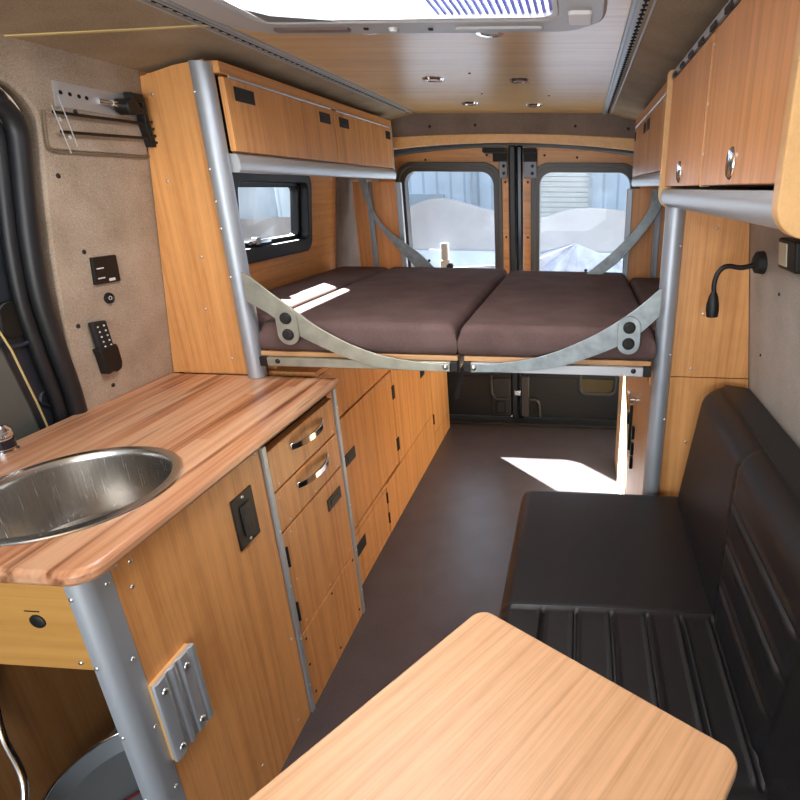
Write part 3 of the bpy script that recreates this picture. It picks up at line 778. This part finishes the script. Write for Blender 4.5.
m = MB().cyl((.571, 2.60, .84), (.566, 2.60, .84), .01, 12); part('catch', m, M['black'], d)
single('pull_cord', MB().tube([(.571, 2.30, .45), (.568, 2.1, .25), (.570, 1.98, .12)], .0025, 8), M['black'], 'thin black cord hanging on the sunlit locker front', 'cord', (.57, 2.1, .12), smooth=True)

# ------------------------------------------------------------------ pillar panels beside the rear doors
for sgn, x0, x1, yy, ch, post, lab in ((-1, -.80, -.565, 2.785, -.712, -.566, 'bamboo pillar panel with silver channel left of the rear doors'),
                                       (1, .560, .76, 2.53, .680, .553, 'bamboo pillar panel with silver channel right of the rear doors')):
    pp = thing('pillar_panel', lab, 'panel', ((x0+x1)/2, yy, .9), 'upright panels flanking the rear doors')
    zt = 1.462 if sgn < 0 else 1.44
    part('panel', MB().box(x0, x1, yy, yy+.016, .90, zt), M['bam_zr'], pp)
    part('channel', MB().box(ch-.013, ch-.009, yy-.016, yy, .90, zt).box(ch+.009, ch+.013, yy-.016, yy, .90, zt).box(ch-.013, ch+.013, yy-.004, yy, .90, zt), M['alu'], pp)
    part('post', MB().box(post-.013, post+.013, yy-.006, yy+.02, .90, zt), M['alu'], pp, bev=.003)

# ------------------------------------------------------------------ bed platforms
def arm_poly(up, lo): return up+lo[::-1]
def bed(label, sgn, x0, x1, upper, lower, lobe, arm_m, rear_u, rear_l, ry):
    b = thing('bed_platform', label, 'bed frame', ((x0+x1)/2, 2.0, .94), 'folding bed platforms under the cushions')
    part('front_rail', MB().box(x0+.022, x1-.022, 1.444, 1.470, .944, .971), M['alu_y'] if sgn > 0 else M['galv_l'], b, bev=.002)
    for xa, xb in ((x0, x0+.022), (x1-.022, x1)):
        part('end_cap', MB().box(xa, xb, 1.443, 1.471, .943, .972), M['black'], b, bev=.002)
    part('deck_board', MB().box(x0+.002, x1-.002, 1.455, 2.60, .9725, .9865), M['bam_xe'], b, bev=.001)
    part('side_rail', MB().box(x0, x0+.02, 1.471, 2.60, .944, .972).box(x1-.02, x1, 1.471, 2.60, .944, .972), M['alu_y'], b)
    poly = spline(upper, 4)+spline(lower, 4)[::-1]
    a = part('support_arm', MB().prism(poly, 1.4365, 1.4425, 'y'), arm_m, b, bev=.001)
    # two-bolt joint plate
    (lx, lz0, lz1) = lobe; pts = []
    for k in range(13): t = PI*k/12; pts.append((lx+.031*math.cos(t), lz1+.031*math.sin(t)))
    for k in range(13): t = PI+PI*k/12; pts.append((lx+.031*math.cos(t), lz0+.031*math.sin(t)))
    jp = part('joint_plate', MB().prism(pts, 1.430, 1.4365, 'y'), arm_m, b, bev=.001)
    for z in (lz0, lz1):
        m = MB().lathe([(0, -.0115), (.006, -.0115), (.0065, -.009), (.012, -.0085), (.0155, -.005), (.017, 0)], (lx, 1.430, z), 'y', 28)
        part('bolt', m, M['black_m'], jp, smooth=True)
    ex = x1-.035 if sgn < 0 else x0+.032
    screws(b, [(ex, 1.4365, .959)], '-y', r=.0085)
    ex = x0+.055 if sgn < 0 else x1-.05
    screws(b, [(ex, 1.444, .960)], '-y', 'black', .0075)
    poly = spline(rear_u, 4)+spline(rear_l, 4)[::-1]
    ra = part('support_arm', MB().prism(poly, ry, ry+.006, 'y'), M['galv'], b, bev=.001)
    screws(ra, [((rear_u[-1][0]+rear_l[-1][0])/2, ry, 1.095)], '-y', 'black', .007)
    return b
BL = bed('folding bed platform with steel arm bolted to the silver pole by the worktop', -1, -.585, .003,
    [(-.588, 1.218), (-.563, 1.203), (-.51, 1.159), (-.452, 1.114), (-.393, 1.068), (-.305, 1.020), (-.214, .988), (-.120, .973), (-.019, .967)],
    [(-.588, 1.139), (-.568, 1.126), (-.53, 1.103), (-.49, 1.072), (-.449, 1.040), (-.382, 1.006), (-.309, .975), (-.21, .950), (-.019, .945)],
    (-.477, 1.045, 1.092), M['galv_l'],
    [(-.690, 1.478), (-.672, 1.335), (-.613, 1.245), (-.535, 1.185), (-.458, 1.130), (-.395, 1.070), (-.37, 1.04)],
    [(-.732, 1.478), (-.708, 1.375), (-.662, 1.270), (-.582, 1.168), (-.50, 1.080), (-.47, 1.04), (-.45, 1.02)], 2.70)
bed('folding bed platform with steel arm bolted to the pole by the bench', 1, .018, .552,
    [(.562, 1.195), (.550, 1.187), (.511, 1.150), (.450, 1.102), (.379, 1.058), (.287, 1.014), (.211, .990), (.12, .974), (.043, .968)],
    [(.562, 1.119), (.550, 1.108), (.507, 1.067), (.450, 1.031), (.381, 1.000), (.306, .972), (.211, .955), (.12, .948), (.043, .945)],
    (.482, 1.043, 1.088), M['galv'],
    [(.640, 1.440), (.636, 1.385), (.625, 1.348), (.567, 1.262), (.485, 1.176), (.389, 1.093), (.34, 1.05)],
    [(.700, 1.440), (.688, 1.385), (.660, 1.320), (.600, 1.236), (.520, 1.140), (.452, 1.085), (.40, 1.05)], 2.45)
part('joint_strut', MB().box(-.006, .006, 1.46, 1.48, .85, .943, rot=Matrix.Rotation(math.radians(16), 3, 'Y')), M['gap'], BL)

# cushions: soft pads with rounded edges
def pad(name, u0, u1, v0, v1, h, r, mat, label=None, cat=None, parent=None, mapf=None, groove=None, crown=0, du=.02, dv=.02, group=None, puff=.0):
    nu = max(4, int((u1-u0)/du)); nv = max(4, int((v1-v0)/dv))
    def grid(a, b, n):
        s = set()
        for i in range(n+1): s.add(round(a+(b-a)*i/n, 5))
        for k in range(7):
            q = r*(1-math.cos(PI/2*k/6)); s.add(round(a+q, 5)); s.add(round(b-q, 5))
        return sorted(s)
    U, V = grid(u0, u1, nu), grid(v0, v1, nv)
    bm = bmesh.new()
    def prof(d): return 0 if d >= r else r-math.sqrt(max(0, r*r-(r-d)**2))
    T = []
    for u in U:
        row = []
        for v in V:
            z = h-prof(min(u-u0, u1-u))-prof(min(v-v0, v1-v))
            z = max(z, h-r*1.15)
            cu = (u-u0)/(u1-u0); cv = (v-v0)/(v1-v0)
            z += crown*max(0, 4*cu*(1-cu))**.5*max(0, 4*cv*(1-cv))**.5
            if groove: z += groove(u, v)
            row.append(bm.verts.new((u, v, z)))
        T.append(row)
    for i in range(len(U)-1):
        for j in range(len(V)-1): bm.faces.new((T[i][j], T[i+1][j], T[i+1][j+1], T[i][j+1]))
    loop = [T[i][0] for i in range(len(U))]+[T[-1][j] for j in range(1, len(V))]+[T[i][-1] for i in range(len(U)-2, -1, -1)]+[T[0][j] for j in range(len(V)-2, 0, -1)]
    # side wall with a soft bulge
    cx, cy = (u0+u1)/2, (v0+v1)/2; prev = loop
    for (zf, out) in ((.72, puff), (.45, puff*1.3), (.2, puff*.8), (.06, -.002), (0, -.010)):
        cur = []
        for v in loop:
            x, y = v.co.x, v.co.y
            ox = -1 if abs(x-u0) < 1e-6 else (1 if abs(x-u1) < 1e-6 else 0); oy = -1 if abs(y-v0) < 1e-6 else (1 if abs(y-v1) < 1e-6 else 0)
            cur.append(bm.verts.new((x+ox*out, y+oy*out, (h-r)*zf)))
        for i in range(len(loop)):
            k = (i+1) % len(loop); bm.faces.new((prev[i], cur[i], cur[k], prev[k]))
        prev = cur
    bm.faces.new(prev)
    for v in bm.verts:
        if mapf: v.co = Vector(mapf(*v.co))
    mb = MB.__new__(MB); mb.bm = bm
    if parent is not None: return part(name, mb, mat, parent, smooth=True, label=label)
    b0 = mapf((u0+u1)/2, (v0+v1)/2, 0) if mapf else ((u0+u1)/2, (v0+v1)/2, 0)
    return single(name, mb, mat, label, cat, b0, group, smooth=True)
ZB = .9875
onbed = lambda u, v, w: (u, v, w+ZB)
G = 'brown cushions making up the bed'
pad('bed_cushion', -.575, -.003, 1.456, 2.62, .088, .026, M['cushion'], 'large brown bed cushion between worktop pole and centre seam', 'cushion', None, onbed, crown=.006, puff=.004, group=G)
pad('bed_cushion', .008, .556, 1.456, 2.56, .088, .026, M['cushion'], 'large brown bed cushion right of the centre seam', 'cushion', None, onbed, crown=.006, puff=.004, group=G)
pad('bed_cushion', -.835, -.585, 1.535, 2.62, .086, .024, M['cushion'], 'narrow brown bed cushion along the side window wall', 'cushion', None, onbed, crown=.003, group=G)
pad('bed_cushion', .565, .800, 1.56, 2.44, .084, .024, M['cushion'], 'narrow brown bed cushion against the far right wall', 'cushion', None, onbed, crown=.003, group=G)
# ledges that carry the two narrow cushions
single('bed_ledge', MB().box(-.84, -.588, 1.53, 2.60, .906, .9865), M['bam_y'], 'bamboo ledge carrying the narrow cushion along the window wall', 'ledge', (-.7, 2.0, .906))
single('bed_ledge', MB().box(.56, .80, 1.53, 2.48, .889, .9865), M['bam_y'], 'bamboo ledge carrying the narrow cushion by the bench partition', 'ledge', (.69, 2.0, .889))

# small black clip on the bed edge, wiper parts on the rear glass
single('cushion_clip', MB().box(-.30, -.27, 2.600, 2.622, 1.062, 1.088).box(-.295, -.275, 2.605, 2.630, 1.082, 1.094), M['black'], 'small black clip on the far edge of the bed cushion', 'clip', (-.285, 2.61, 1.062), bev=.002)
wp = thing('rear_wiper', 'white wiper motor and arm on the glass behind the left-hand cushion', 'wiper', (-.46, YB+.04, 1.0))
m = MB().box(-.492, -.432, YB+.005, YB+.043, .95, 1.03).box(-.482, -.440, YB+.0, YB+.043, 1.03, 1.13); part('motor_cover', m, M['white'], wp, bev=.006)
part('wiper_arm', MB().tube([(-.45, YB+.036, .98), (-.36, YB+.038, .985), (-.17, YB+.038, 1.0)], .005, 8).tube([(-.485, YB+.03, 1.085), (-.56, YB+.034, 1.088)], .004, 8), M['white'], wp, smooth=True)

# hinge brackets at top of rear doors
for sg, x0, x1, lab in ((-1, -.155, -.075, 'black steel bracket at the top of the left rear door'), (1, .014, .09, 'black steel bracket at the top of the right rear door')):
    hb = thing('door_bracket', lab, 'bracket', ((x0+x1)/2, YB-.02, 1.6), 'brackets at the top of the rear doors')
    out = x0-.05 if sg < 0 else x0-.005
    m = MB().box(min(x0, x0-.045*(sg < 0)), x1, YB-.10, YB-.002, 1.617, 1.640).box(x0, x1, YB-.030, YB-.002, 1.575, 1.622)
    part('bracket_arm', m, M['black_m'], hb, bev=.003)
    a = (x1-.048, x1) if sg < 0 else (x1-.075, x1)
    pl = part('bracket_plate', MB().box(a[0], a[1], YB-.022, YB-.002, 1.49, 1.600), simple('dull bracket steel', lin(96, 98, 102), .4, .6), hb, bev=.003)
    xm = (a[0]+a[1])/2+(.012 if sg > 0 else .004)
    screws(hb, [(xm, YB-.022, z) for z in (1.585, 1.553, 1.515)], '-y', 'black', .009)

# latch mechanism and pull at the bottom of the rear doors
lm = thing('door_latch', 'dark metal latch mechanism low on the rear doors', 'latch', (-.05, YB-.02, .05))
g2 = simple('worn dark grey metal', lin(72, 68, 66), .45, .3)
part('latch_plate', MB().box(-.20, -.075, YB-.018, YB-.001, .045, .30), simple('dark grey lining', lin(44, 42, 41), .5), lm, bev=.006)
part('latch_plate', MB().box(-.005, .045, YB-.025, YB-.001, .045, .32), g2, lm, bev=.006)
part('latch_lever', MB().tube([(-.197, YB-.025, .32), (-.197, YB-.025, .20), (-.18, YB-.025, .175), (-.155, YB-.025, .165), (-.09, YB-.025, .165)], .009, 10), g2, lm, smooth=True)
part('latch_lever', MB().tube([(.045, YB-.025, .165), (.085, YB-.025, .165), (.105, YB-.025, .15), (.112, YB-.025, .12), (.115, YB-.025, .05)], .010, 10), g2, lm, smooth=True)
part('latch_striker', MB().box(-.05, -.01, YB-.03, YB-.011, .19, .225), M['chrome'], lm, bev=.004)
m = MB(); m.ring(rrect(-.175, -.105, .06, .155, .015), rrect(-.163, -.117, .072, .143, .01), (-.14, .107), YB-.024, YB-.016, 'y'); part('cover_rim', m, M['black'], lm, bev=.002)
m = MB(); m.ring(rrect(.05, .10, .06, .15, .015), rrect(.06, .09, .07, .14, .01), (.075, .105), YB-.02, YB-.0005, 'y')
part('cover_rim', m, M['black'], lm, bev=.002)
dp = thing('door_pull', 'recessed oval pull low on the right rear door', 'door pull', (.48, YB, .28))
m = MB(); m.ring(rrect(.36, .60, .20, .37, .05), rrect(.378, .582, .222, .352, .04), (.48, .28), YB-.014, YB, 'y'); part('pull_rim', m, simple('grey pull rim', lin(66, 64, 62), .4), dp, bev=.005)
part('pull_cup', MB().prism(rrect(.378, .582, .222, .352, .04), YB-.004, YB-.0005, 'y'), simple('brown reflector', lin(74, 62, 30), .4), dp)

# ------------------------------------------------------------------ fittings on the left wall
mp = thing('swivel_arm', 'black swivel bracket on a perforated steel plate high on the carpeted wall', 'bracket', (WLx(1.62), 1.36, 1.6))
m = MB(); m.prism(rrect(1.237, 1.478, 1.600, 1.650, .002), 0, .003, 'x', xfL); pl = part('mounting_plate', m, M['alu_y'], mp)
screws(pl, [(WLx(z)+.003, y, z) for y, z in ((1.252, 1.629), (1.275, 1.6285), (1.298, 1.6275), (1.318, 1.627))], '+x', 'gap', .0045)
W = lambda a, y, z: (WLx(z)+a, y, z)
part('swivel_joint', MB().cyl(W(.004, 1.350, 1.625), W(.014, 1.37, 1.624), .006, 16).cyl(W(.018, 1.37, 1.624), W(.02, 1.40, 1.622), .007, 16), M['chrome'], mp, smooth=True)
part('swivel_knob', MB().cyl(W(.006, 1.405, 1.620), W(.045, 1.405, 1.620), .019, 10), M['black'], mp, bev=.003)
part('swivel_link', MB().cyl(W(.020, 1.405, 1.62), W(.022, 1.452, 1.616), .011, 14).cyl(W(.02, 1.43, 1.645), W(.022, 1.455, 1.612), .008, 14).box(WLx(1.64)+.006, WLx(1.64)+.03, 1.425, 1.462, 1.635, 1.655), M['black'], mp, bev=.002)
m = MB()
m.prism([(1.452, 1.650), (1.466, 1.648), (1.474, 1.60), (1.490, 1.535), (1.478, 1.533), (1.462, 1.58)], .006, .028, 'x', xfL)
for i in range(4): m.prism(rrect(1.466+i*.004, 1.480+i*.004, 1.590-i*.016, 1.596-i*.016, .001), .004, .032, 'x', xfL)
part('swivel_lever', m, M['black'], mp, bev=.0015)

wk = thing('wall_pocket', 'fawn fabric wall pocket with two black rods and clear clips', 'pocket', (WLx(1.55), 1.34, 1.51))
m = MB(); m.prism(rrect(1.200, 1.482, 1.512, 1.588, .012), 0, .006, 'x', xfL); part('pocket_backing', m, M['carpet'], wk, bev=.003)
m = MB().tube([W(.007, y, z) for y, z in ((1.2, 1.588), (1.195, 1.53), (1.197, 1.514), (1.21, 1.509), (1.47, 1.509), (1.484, 1.512))], .003, 8); part('pocket_piping', m, fabric('darker fawn piping', lin(112, 98, 82), lin(134, 118, 100)), wk, smooth=True)
for (a, b) in (((1.206, 1.585), (1.474, 1.5885)), ((1.218, 1.5475), (1.480, 1.5545))):
    part('rod', MB().cyl(W(.022, *a), W(.022, *b), .0035, 10), M['black'], wk, smooth=True)
for (a, b) in (((1.197, 1.597), (1.226, 1.505)), ((1.216, 1.618), (1.245, 1.519))):
    part('clip_strip', MB().box(-.0015, .0015, -.0015, .0015, 0, 1) if False else MB().tube([W(.03, *a), W(.03, *b)], .0011, 6), M['vent'], wk, smooth=True)
screws(wk, [W(.028, 1.214, 1.572), W(.028, 1.232, 1.538)], '+x', 'vent', .0045)

mo = thing('monitor_panel', 'square black control panel with two small slots on the carpeted wall', 'control panel', W(0, 1.297, 1.24))
m = MB(); m.prism([(1.260, 1.273), (1.332, 1.272), (1.336, 1.205), (1.2595, 1.2065)], 0, .008, 'x', xfL); part('panel_face', m, M['black'], mo, bev=.001)
for z in (1.245, 1.221): part('display_bar', MB().prism(rrect(1.268, 1.288, z-.0015, z+.0015, .0005), .008, .0092, 'x', xfL), M['white'], mo)
part('indicator', MB().prism(rrect(1.300, 1.318, 1.210, 1.217, .0015), .008, .0092, 'x', xfL), M['white'], mo)
rb = thing('push_button', 'round black push button below the square control panel', 'button', W(0, 1.298, 1.167))
part('button_ring', MB().lathe([(0, .004), (.008, .004), (.010, .007), (.013, .006), (.0145, 0)], W(0, 1.298, 1.167), 'x', 28), M['black'], rb, smooth=True)
part('button_mark', MB().tube([W(.0055, 1.298+.0045*math.cos(2*PI*k/16), 1.167+.0045*math.sin(2*PI*k/16)) for k in range(16)], .0007, 6, closed=True), M['white'], rb)
rm = thing('remote_control', 'tall black remote with white buttons in its wall holder', 'remote', W(0, 1.25, 1.05))
m = MB(); m.prism([(1.220, 1.120), (1.262, 1.117), (1.282, 1.000), (1.240, .996)], .004, .018, 'x', xfL); rbdy = part('remote_body', m, M['black_m'], rm, bev=.003)
m = MB(); m.prism([(1.224, 1.050), (1.230, 1.030), (1.238, .980), (1.244, .978), (1.262, .982), (1.268, .976), (1.284, .982), (1.288, 1.0), (1.282, 1.040), (1.277, 1.052)], 0, .023, 'x', xfL); part('holder', m, M['black'], rm, bev=.003)
for r_ in range(5):
    for c_ in range(2):
        y = 1.234+c_*.018+r_*.0032; z = 1.106-r_*.0135
        part('remote_button', MB().lathe([(0, .0015), (.0022, .0013), (.0026, 0)], W(.018, y, z), 'x', 10), M['white' if (r_+c_) % 3 else 'vent'], rm)
ws = thing('wall_screws', 'scattered dark screw caps in the fawn carpeted wall', 'screws', W(0, 1.24, 1.2))
screws(ws, [W(0, y, z) for y, z in ((1.249, 1.288), (1.199, 1.117), (1.271, .937), (1.215, 1.458), (1.285, 1.594))], '+x', 'black_m', .0058)

# ------------------------------------------------------------------ fittings on the right wall
V2 = lambda a, y, z: (WRx(z)-a, y, z)
rl = thing('reading_lamp', 'black gooseneck reading lamp on the wall above the bench', 'lamp', V2(0, 1.37, 1.275))
part('lamp_base', MB().lathe([(0, -.026), (.016, -.026), (.026, -.020), (.029, 0)], V2(0, 1.385, 1.272), 'x', 12), M['black_m'], rl, bev=.001)
nk = spline([V2(.015, 1.385, 1.268), (.745, 1.385, 1.259), (.715, 1.385, 1.262), (.698, 1.385, 1.257), (.686, 1.385, 1.240), (.682, 1.385, 1.215), (.684, 1.385, 1.195)])
part('gooseneck', MB().tube(nk, .0062, 12), M['black'], rl, smooth=True)
m = MB(); hp = [(.684, 1.385, 1.197), (.684, 1.385, 1.185), (.6845, 1.385, 1.165), (.685, 1.385, 1.150), (.686, 1.385, 1.134)]
m.tube(hp, [.007, .012, .016, .0165, .0145], 20); part('lamp_head', m, M['black'], rl, smooth=True)
sw = thing('wall_switch', 'black framed switch with a cream rocker on the wall by the lamp', 'switch', V2(0, 1.19, 1.31))
m = MB(); m.prism(rrect(1.115, 1.215, 1.283, 1.346, .006), 0, .024, 'x', xfR); part('switch_housing', m, M['black'], sw, bev=.004)
m = MB(); m.prism(rrect(1.158, 1.203, 1.291, 1.338, .002), .024, .027, 'x', xfR); part('rocker', m, M['cream'], sw, bev=.001)
wc = thing('wall_screw_caps', 'small dark screw caps in the pale wall above the backrest', 'screws', V2(0, 1.4, 1.1))
screws(wc, [V2(0, 1.27, 1.215), V2(0, 1.40, 1.03)], '-x', 'black_m', .0045)

# ------------------------------------------------------------------ bench seat
bs = thing('bench_seat', 'black leatherette bench seat with pleated cushion and padded backrest', 'bench', (.5, .7, 0))
part('seat_box', MB().box(.27, .86, -.3, 1.42, 0, .41), M['black_m'], bs, bev=.01)
px_ = [.285, .356, .433, .510, .581, .648]
def sg_(u, v):
    z = 0
    if .585 < v < .930:
        for x in px_:
            d = u-x; z += -.005*math.exp(-(d/.003)**2)+.0025*math.exp(-((d-.007)/.004)**2)+.0025*math.exp(-((d+.007)/.004)**2)
    z += -.003*math.exp(-((v-.930)/.004)**2)+.003*math.exp(-((v-.941)/.006)**2)
    z += -.005*math.exp(-((v-.585)/.004)**2)
    return z
sc_ = pad('seat_cushion', .186, .705, -.3, 1.455, .158, .035, M['leather'], None, None, bs, lambda u, v, w: (u, v, w+.412), sg_, crown=.008, du=.0035, dv=.008)
# backrest, leaning slightly back to the wall
bl = Vector((.698-.650, 0, .932-.535)); L_ = bl.length; bl.normalize(); bn = Vector((-bl.z, 0, bl.x))
th = .132
def bmap(u, v, w):
    p = Vector((.650, u, .535))+bl*v+bn*(w-th); return (p.x, p.y, p.z)
def bg(u, v):
    z = 0; zz = .535+bl.z*v
    s = .985+(zz-.74)*.35    # slanting seam nearest the partition
    s2 = .632
    inz = s2 < u < s
    if inz:
        for z0 in (.659, .742, .822):
            d = (zz-z0); f_ = min(1, (s-u)/.03, (u-s2)/.03); z += f_*(-.006*math.exp(-(d/.0035)**2)+.0035*math.exp(-((d-.010)/.007)**2)+.0035*math.exp(-((d+.010)/.007)**2))
        z += .003*min(1, (s-u)/.02, (u-s2)/.02)
    z += -.004*math.exp(-((u-s)/.006)**2)-.004*math.exp(-((u-s2)/.006)**2)
    return z
pad('backrest', -.3, 1.455, 0, L_, th, .056, M['leather'], None, None, bs, bmap, bg, crown=.004, du=.008, dv=.0035)
part('piping', MB().tube([(.742, y, .933) for y in (-.25, .3, .8, 1.3, 1.40)], .0018, 6), M['black'], bs, smooth=True)

# ------------------------------------------------------------------ table
tz = .78
A = Vector((.196, .709)); dx = Vector((-.215, -.318)).normalized(); dy = Vector((.368, -.223)).normalized()   # long side, short side
if dy.x < 0: dy = -dy
def tmap(u, v, w):
    p = A+dx*u+dy*v; return (p.x, p.y, w)
tb2 = thing('table', 'pale bamboo table with rounded corners between camera and bench', 'table', (A.x+dx.x*.36+dy.x*.2, A.y+dx.y*.36+dy.y*.2, 0))
m = MB(); m.prism(rrect(0, .76, 0, .432, .024, 10), tz-.020, tz, 'z', tmap); part('table_top', m, M['bam_table'], tb2, bev=.003)
c0 = tmap(.42, .2, 0)
m = MB().cyl((c0[0], c0[1], .012), (c0[0], c0[1], tz-.03), .028, 32); part('leg', m, M['alu'], tb2, smooth=True)
m = MB().lathe([(0, .012), (.085, .012), (.09, .006), (.09, 0), (0, 0)], (c0[0], c0[1], 0), 'z', 40); part('base_plate', m, M['alu_y'], tb2, smooth=True)
m = MB().lathe([(0, 0), (.08, 0), (.08, -.006), (.035, -.018), (.035, -.05), (0, -.05)], (c0[0], c0[1], tz-.0205), 'z', 32); part('top_socket', m, M['alu_y'], tb2, smooth=True)

# ------------------------------------------------------------------ outside
def ext(name, mb, mat, label, cat, loc, **k): return single(name, mb, mat, label, cat, loc, **k)
o = MB().box(-16, 16, -8, 22, -.75, -.65); g = struct('ground', o, M['ground'])
bd = thing('warehouse', 'pale corrugated building behind the rear windows', 'building', (0, 9.2, -.65))
part('cladding', MB().box(-9, 9, 9.0, 9.3, -.65, 3.4), M['concrete'], bd)
part('door', MB().box(-2.45, -1.85, 8.93, 9.0, -.65, 1.34), M['outdoor'], bd, bev=.01)
part('roller_shutter', MB().box(-.55, .44, 8.92, 9.0, -.65, 3.0), M['shutter'], bd)
part('corner_post', MB().box(.44, .50, 8.88, 9.0, -.65, 3.2), M['outdoor'], bd)
part('downpipe', MB().cyl((-1.35, 8.93, -.65), (-1.35, 8.93, 3.2), .05, 12), M['outdoor'], bd, smooth=True)
top = spline([(-5.0, 1.0), (-2.3, 1.12), (-1.54, 1.30), (-1.2, 1.27), (-.8, 1.17), (-.2, 1.09), (.14, 1.18), (.5, 1.21), (.95, 1.17), (2, 1.05), (5, .9)], 6)
gw = thing('garden_wall', 'taupe rendered wall with a wavy top outside the rear windows', 'wall', (0, 7.1, -.65))
part('render', MB().prism([(-5, -.65)]+top+[(5, -.65)], 7.0, 7.18, 'y'), M['stucco'], gw)
part('plinth', MB().box(-5, 5, 6.94, 7.0, -.65, .68), M['stucco2'], gw)
# folded plastic sheet heap
m = MB(); apex = m.bm.verts.new((.30, 5.50, .93)); ap2 = m.bm.verts.new((.62, 5.52, .80))
xs_ = [-.9, -.55, -.3, -.1, .08, .2, .33, .45, .6, .8, 1.1]
mid = [m.bm.verts.new((x, 5.30+(.10 if k % 2 else 0), .64+(.05 if k % 3 else 0))) for k, x in enumerate(xs_)]
bot = [m.bm.verts.new((x, 5.18+(.08 if k % 2 else 0), -.65)) for k, x in enumerate(xs_)]
for k in range(len(xs_)-1):
    a_ = apex if k < 7 else ap2
    m.bm.faces.new((a_, mid[k], mid[k+1])); m.bm.faces.new((mid[k], bot[k], bot[k+1], mid[k+1]))
m.bm.faces.new((apex, mid[7], ap2))
ext('sheeted_heap', m, M['tarp'], 'heap under crumpled pale plastic sheet seen through the right rear window', 'tarpaulin', (.3, 5.5, -.65))
ext('neighbour_wall', MB().box(-4.3, -4.1, -4, 8, -.65, 2.6), M['stucco2'], 'pale wall seen through the small side window', 'wall', (-4.2, 2, -.65))

# ------------------------------------------------------------------ lights
W_ = bpy.data.worlds.new('sky'); S.world = W_; W_.use_nodes = True
bg_ = W_.node_tree.nodes['Background']; bg_.inputs['Color'].default_value = (.78, .88, 1.0, 1); bg_.inputs['Strength'].default_value = 2.3
sd = bpy.data.lights.new('sun', 'SUN'); sd.energy = 110; sd.angle = math.radians(.6); sd.color = (1, .95, .86)
so = bpy.data.objects.new('sun', sd); C.objects.link(so); so.location = (-6, 8, 8)
so.rotation_euler = Vector((1.05, -1.05, -1)).to_track_quat('-Z', 'Y').to_euler()
def area(name, loc, dirv, sx, sy, e, col, spread=180):
    a = bpy.data.lights.new(name, 'AREA'); a.shape = 'RECTANGLE'; a.size = sx; a.size_y = sy; a.energy = e; a.color = col; a.spread = math.radians(spread)
    o = bpy.data.objects.new(name, a); C.objects.link(o); o.location = loc; o.rotation_euler = Vector(dirv).to_track_quat('-Z', 'Y').to_euler(); return o
area('vent_daylight', (-.03, .965, 1.862), (0, 0, -1), .58, .60, 16, (1, .98, .95))
area('windscreen_fill', (-.02, -1.05, 1.25), (0, 1, -.12), 1.5, .8, 20, (.97, .98, 1))  # unseen fill lamp added behind the camera to brighten the interior
area('rear_daylight', (-.03, YB+.12, 1.15), (0, -1, -.15), 1.2, .75, 5, (.85, .92, 1))

# ------------------------------------------------------------------ camera
cd = bpy.data.cameras.new('camera'); cam = bpy.data.objects.new('camera', cd); C.objects.link(cam); S.camera = cam
yaw, pit, rol = .065, .356, .008; F = 537.253; SX, SY = 143.282, -12.391
f = Vector((-math.sin(yaw)*math.cos(pit), math.cos(yaw)*math.cos(pit), -math.sin(pit)))
r0 = Vector((math.cos(yaw), math.sin(yaw), 0)); u0 = r0.cross(f)
r_ = r0*math.cos(rol)+u0*math.sin(rol); u_ = -r0*math.sin(rol)+u0*math.cos(rol)
mt = Matrix((r_, u_, -f)).transposed().to_4x4(); mt.translation = Vector((.343, 0, 1.441)); cam.matrix_world = mt
cd.sensor_fit = 'HORIZONTAL'; cd.sensor_width = 36; cd.lens = F/800*36
cd.shift_x = -SX/800; cd.shift_y = SY/800
cd.clip_start = .02
S.view_settings.view_transform = 'Standard'
S.view_settings.look = 'None'
S.view_settings.exposure = 0.0
S.cycles.max_bounces = 8; S.cycles.diffuse_bounces = 5; S.cycles.transparent_max_bounces = 12
S.cycles.caustics_reflective = False; S.cycles.caustics_refractive = False
S.cycles.use_denoising = True; S.cycles.sample_clamp_indirect = 6
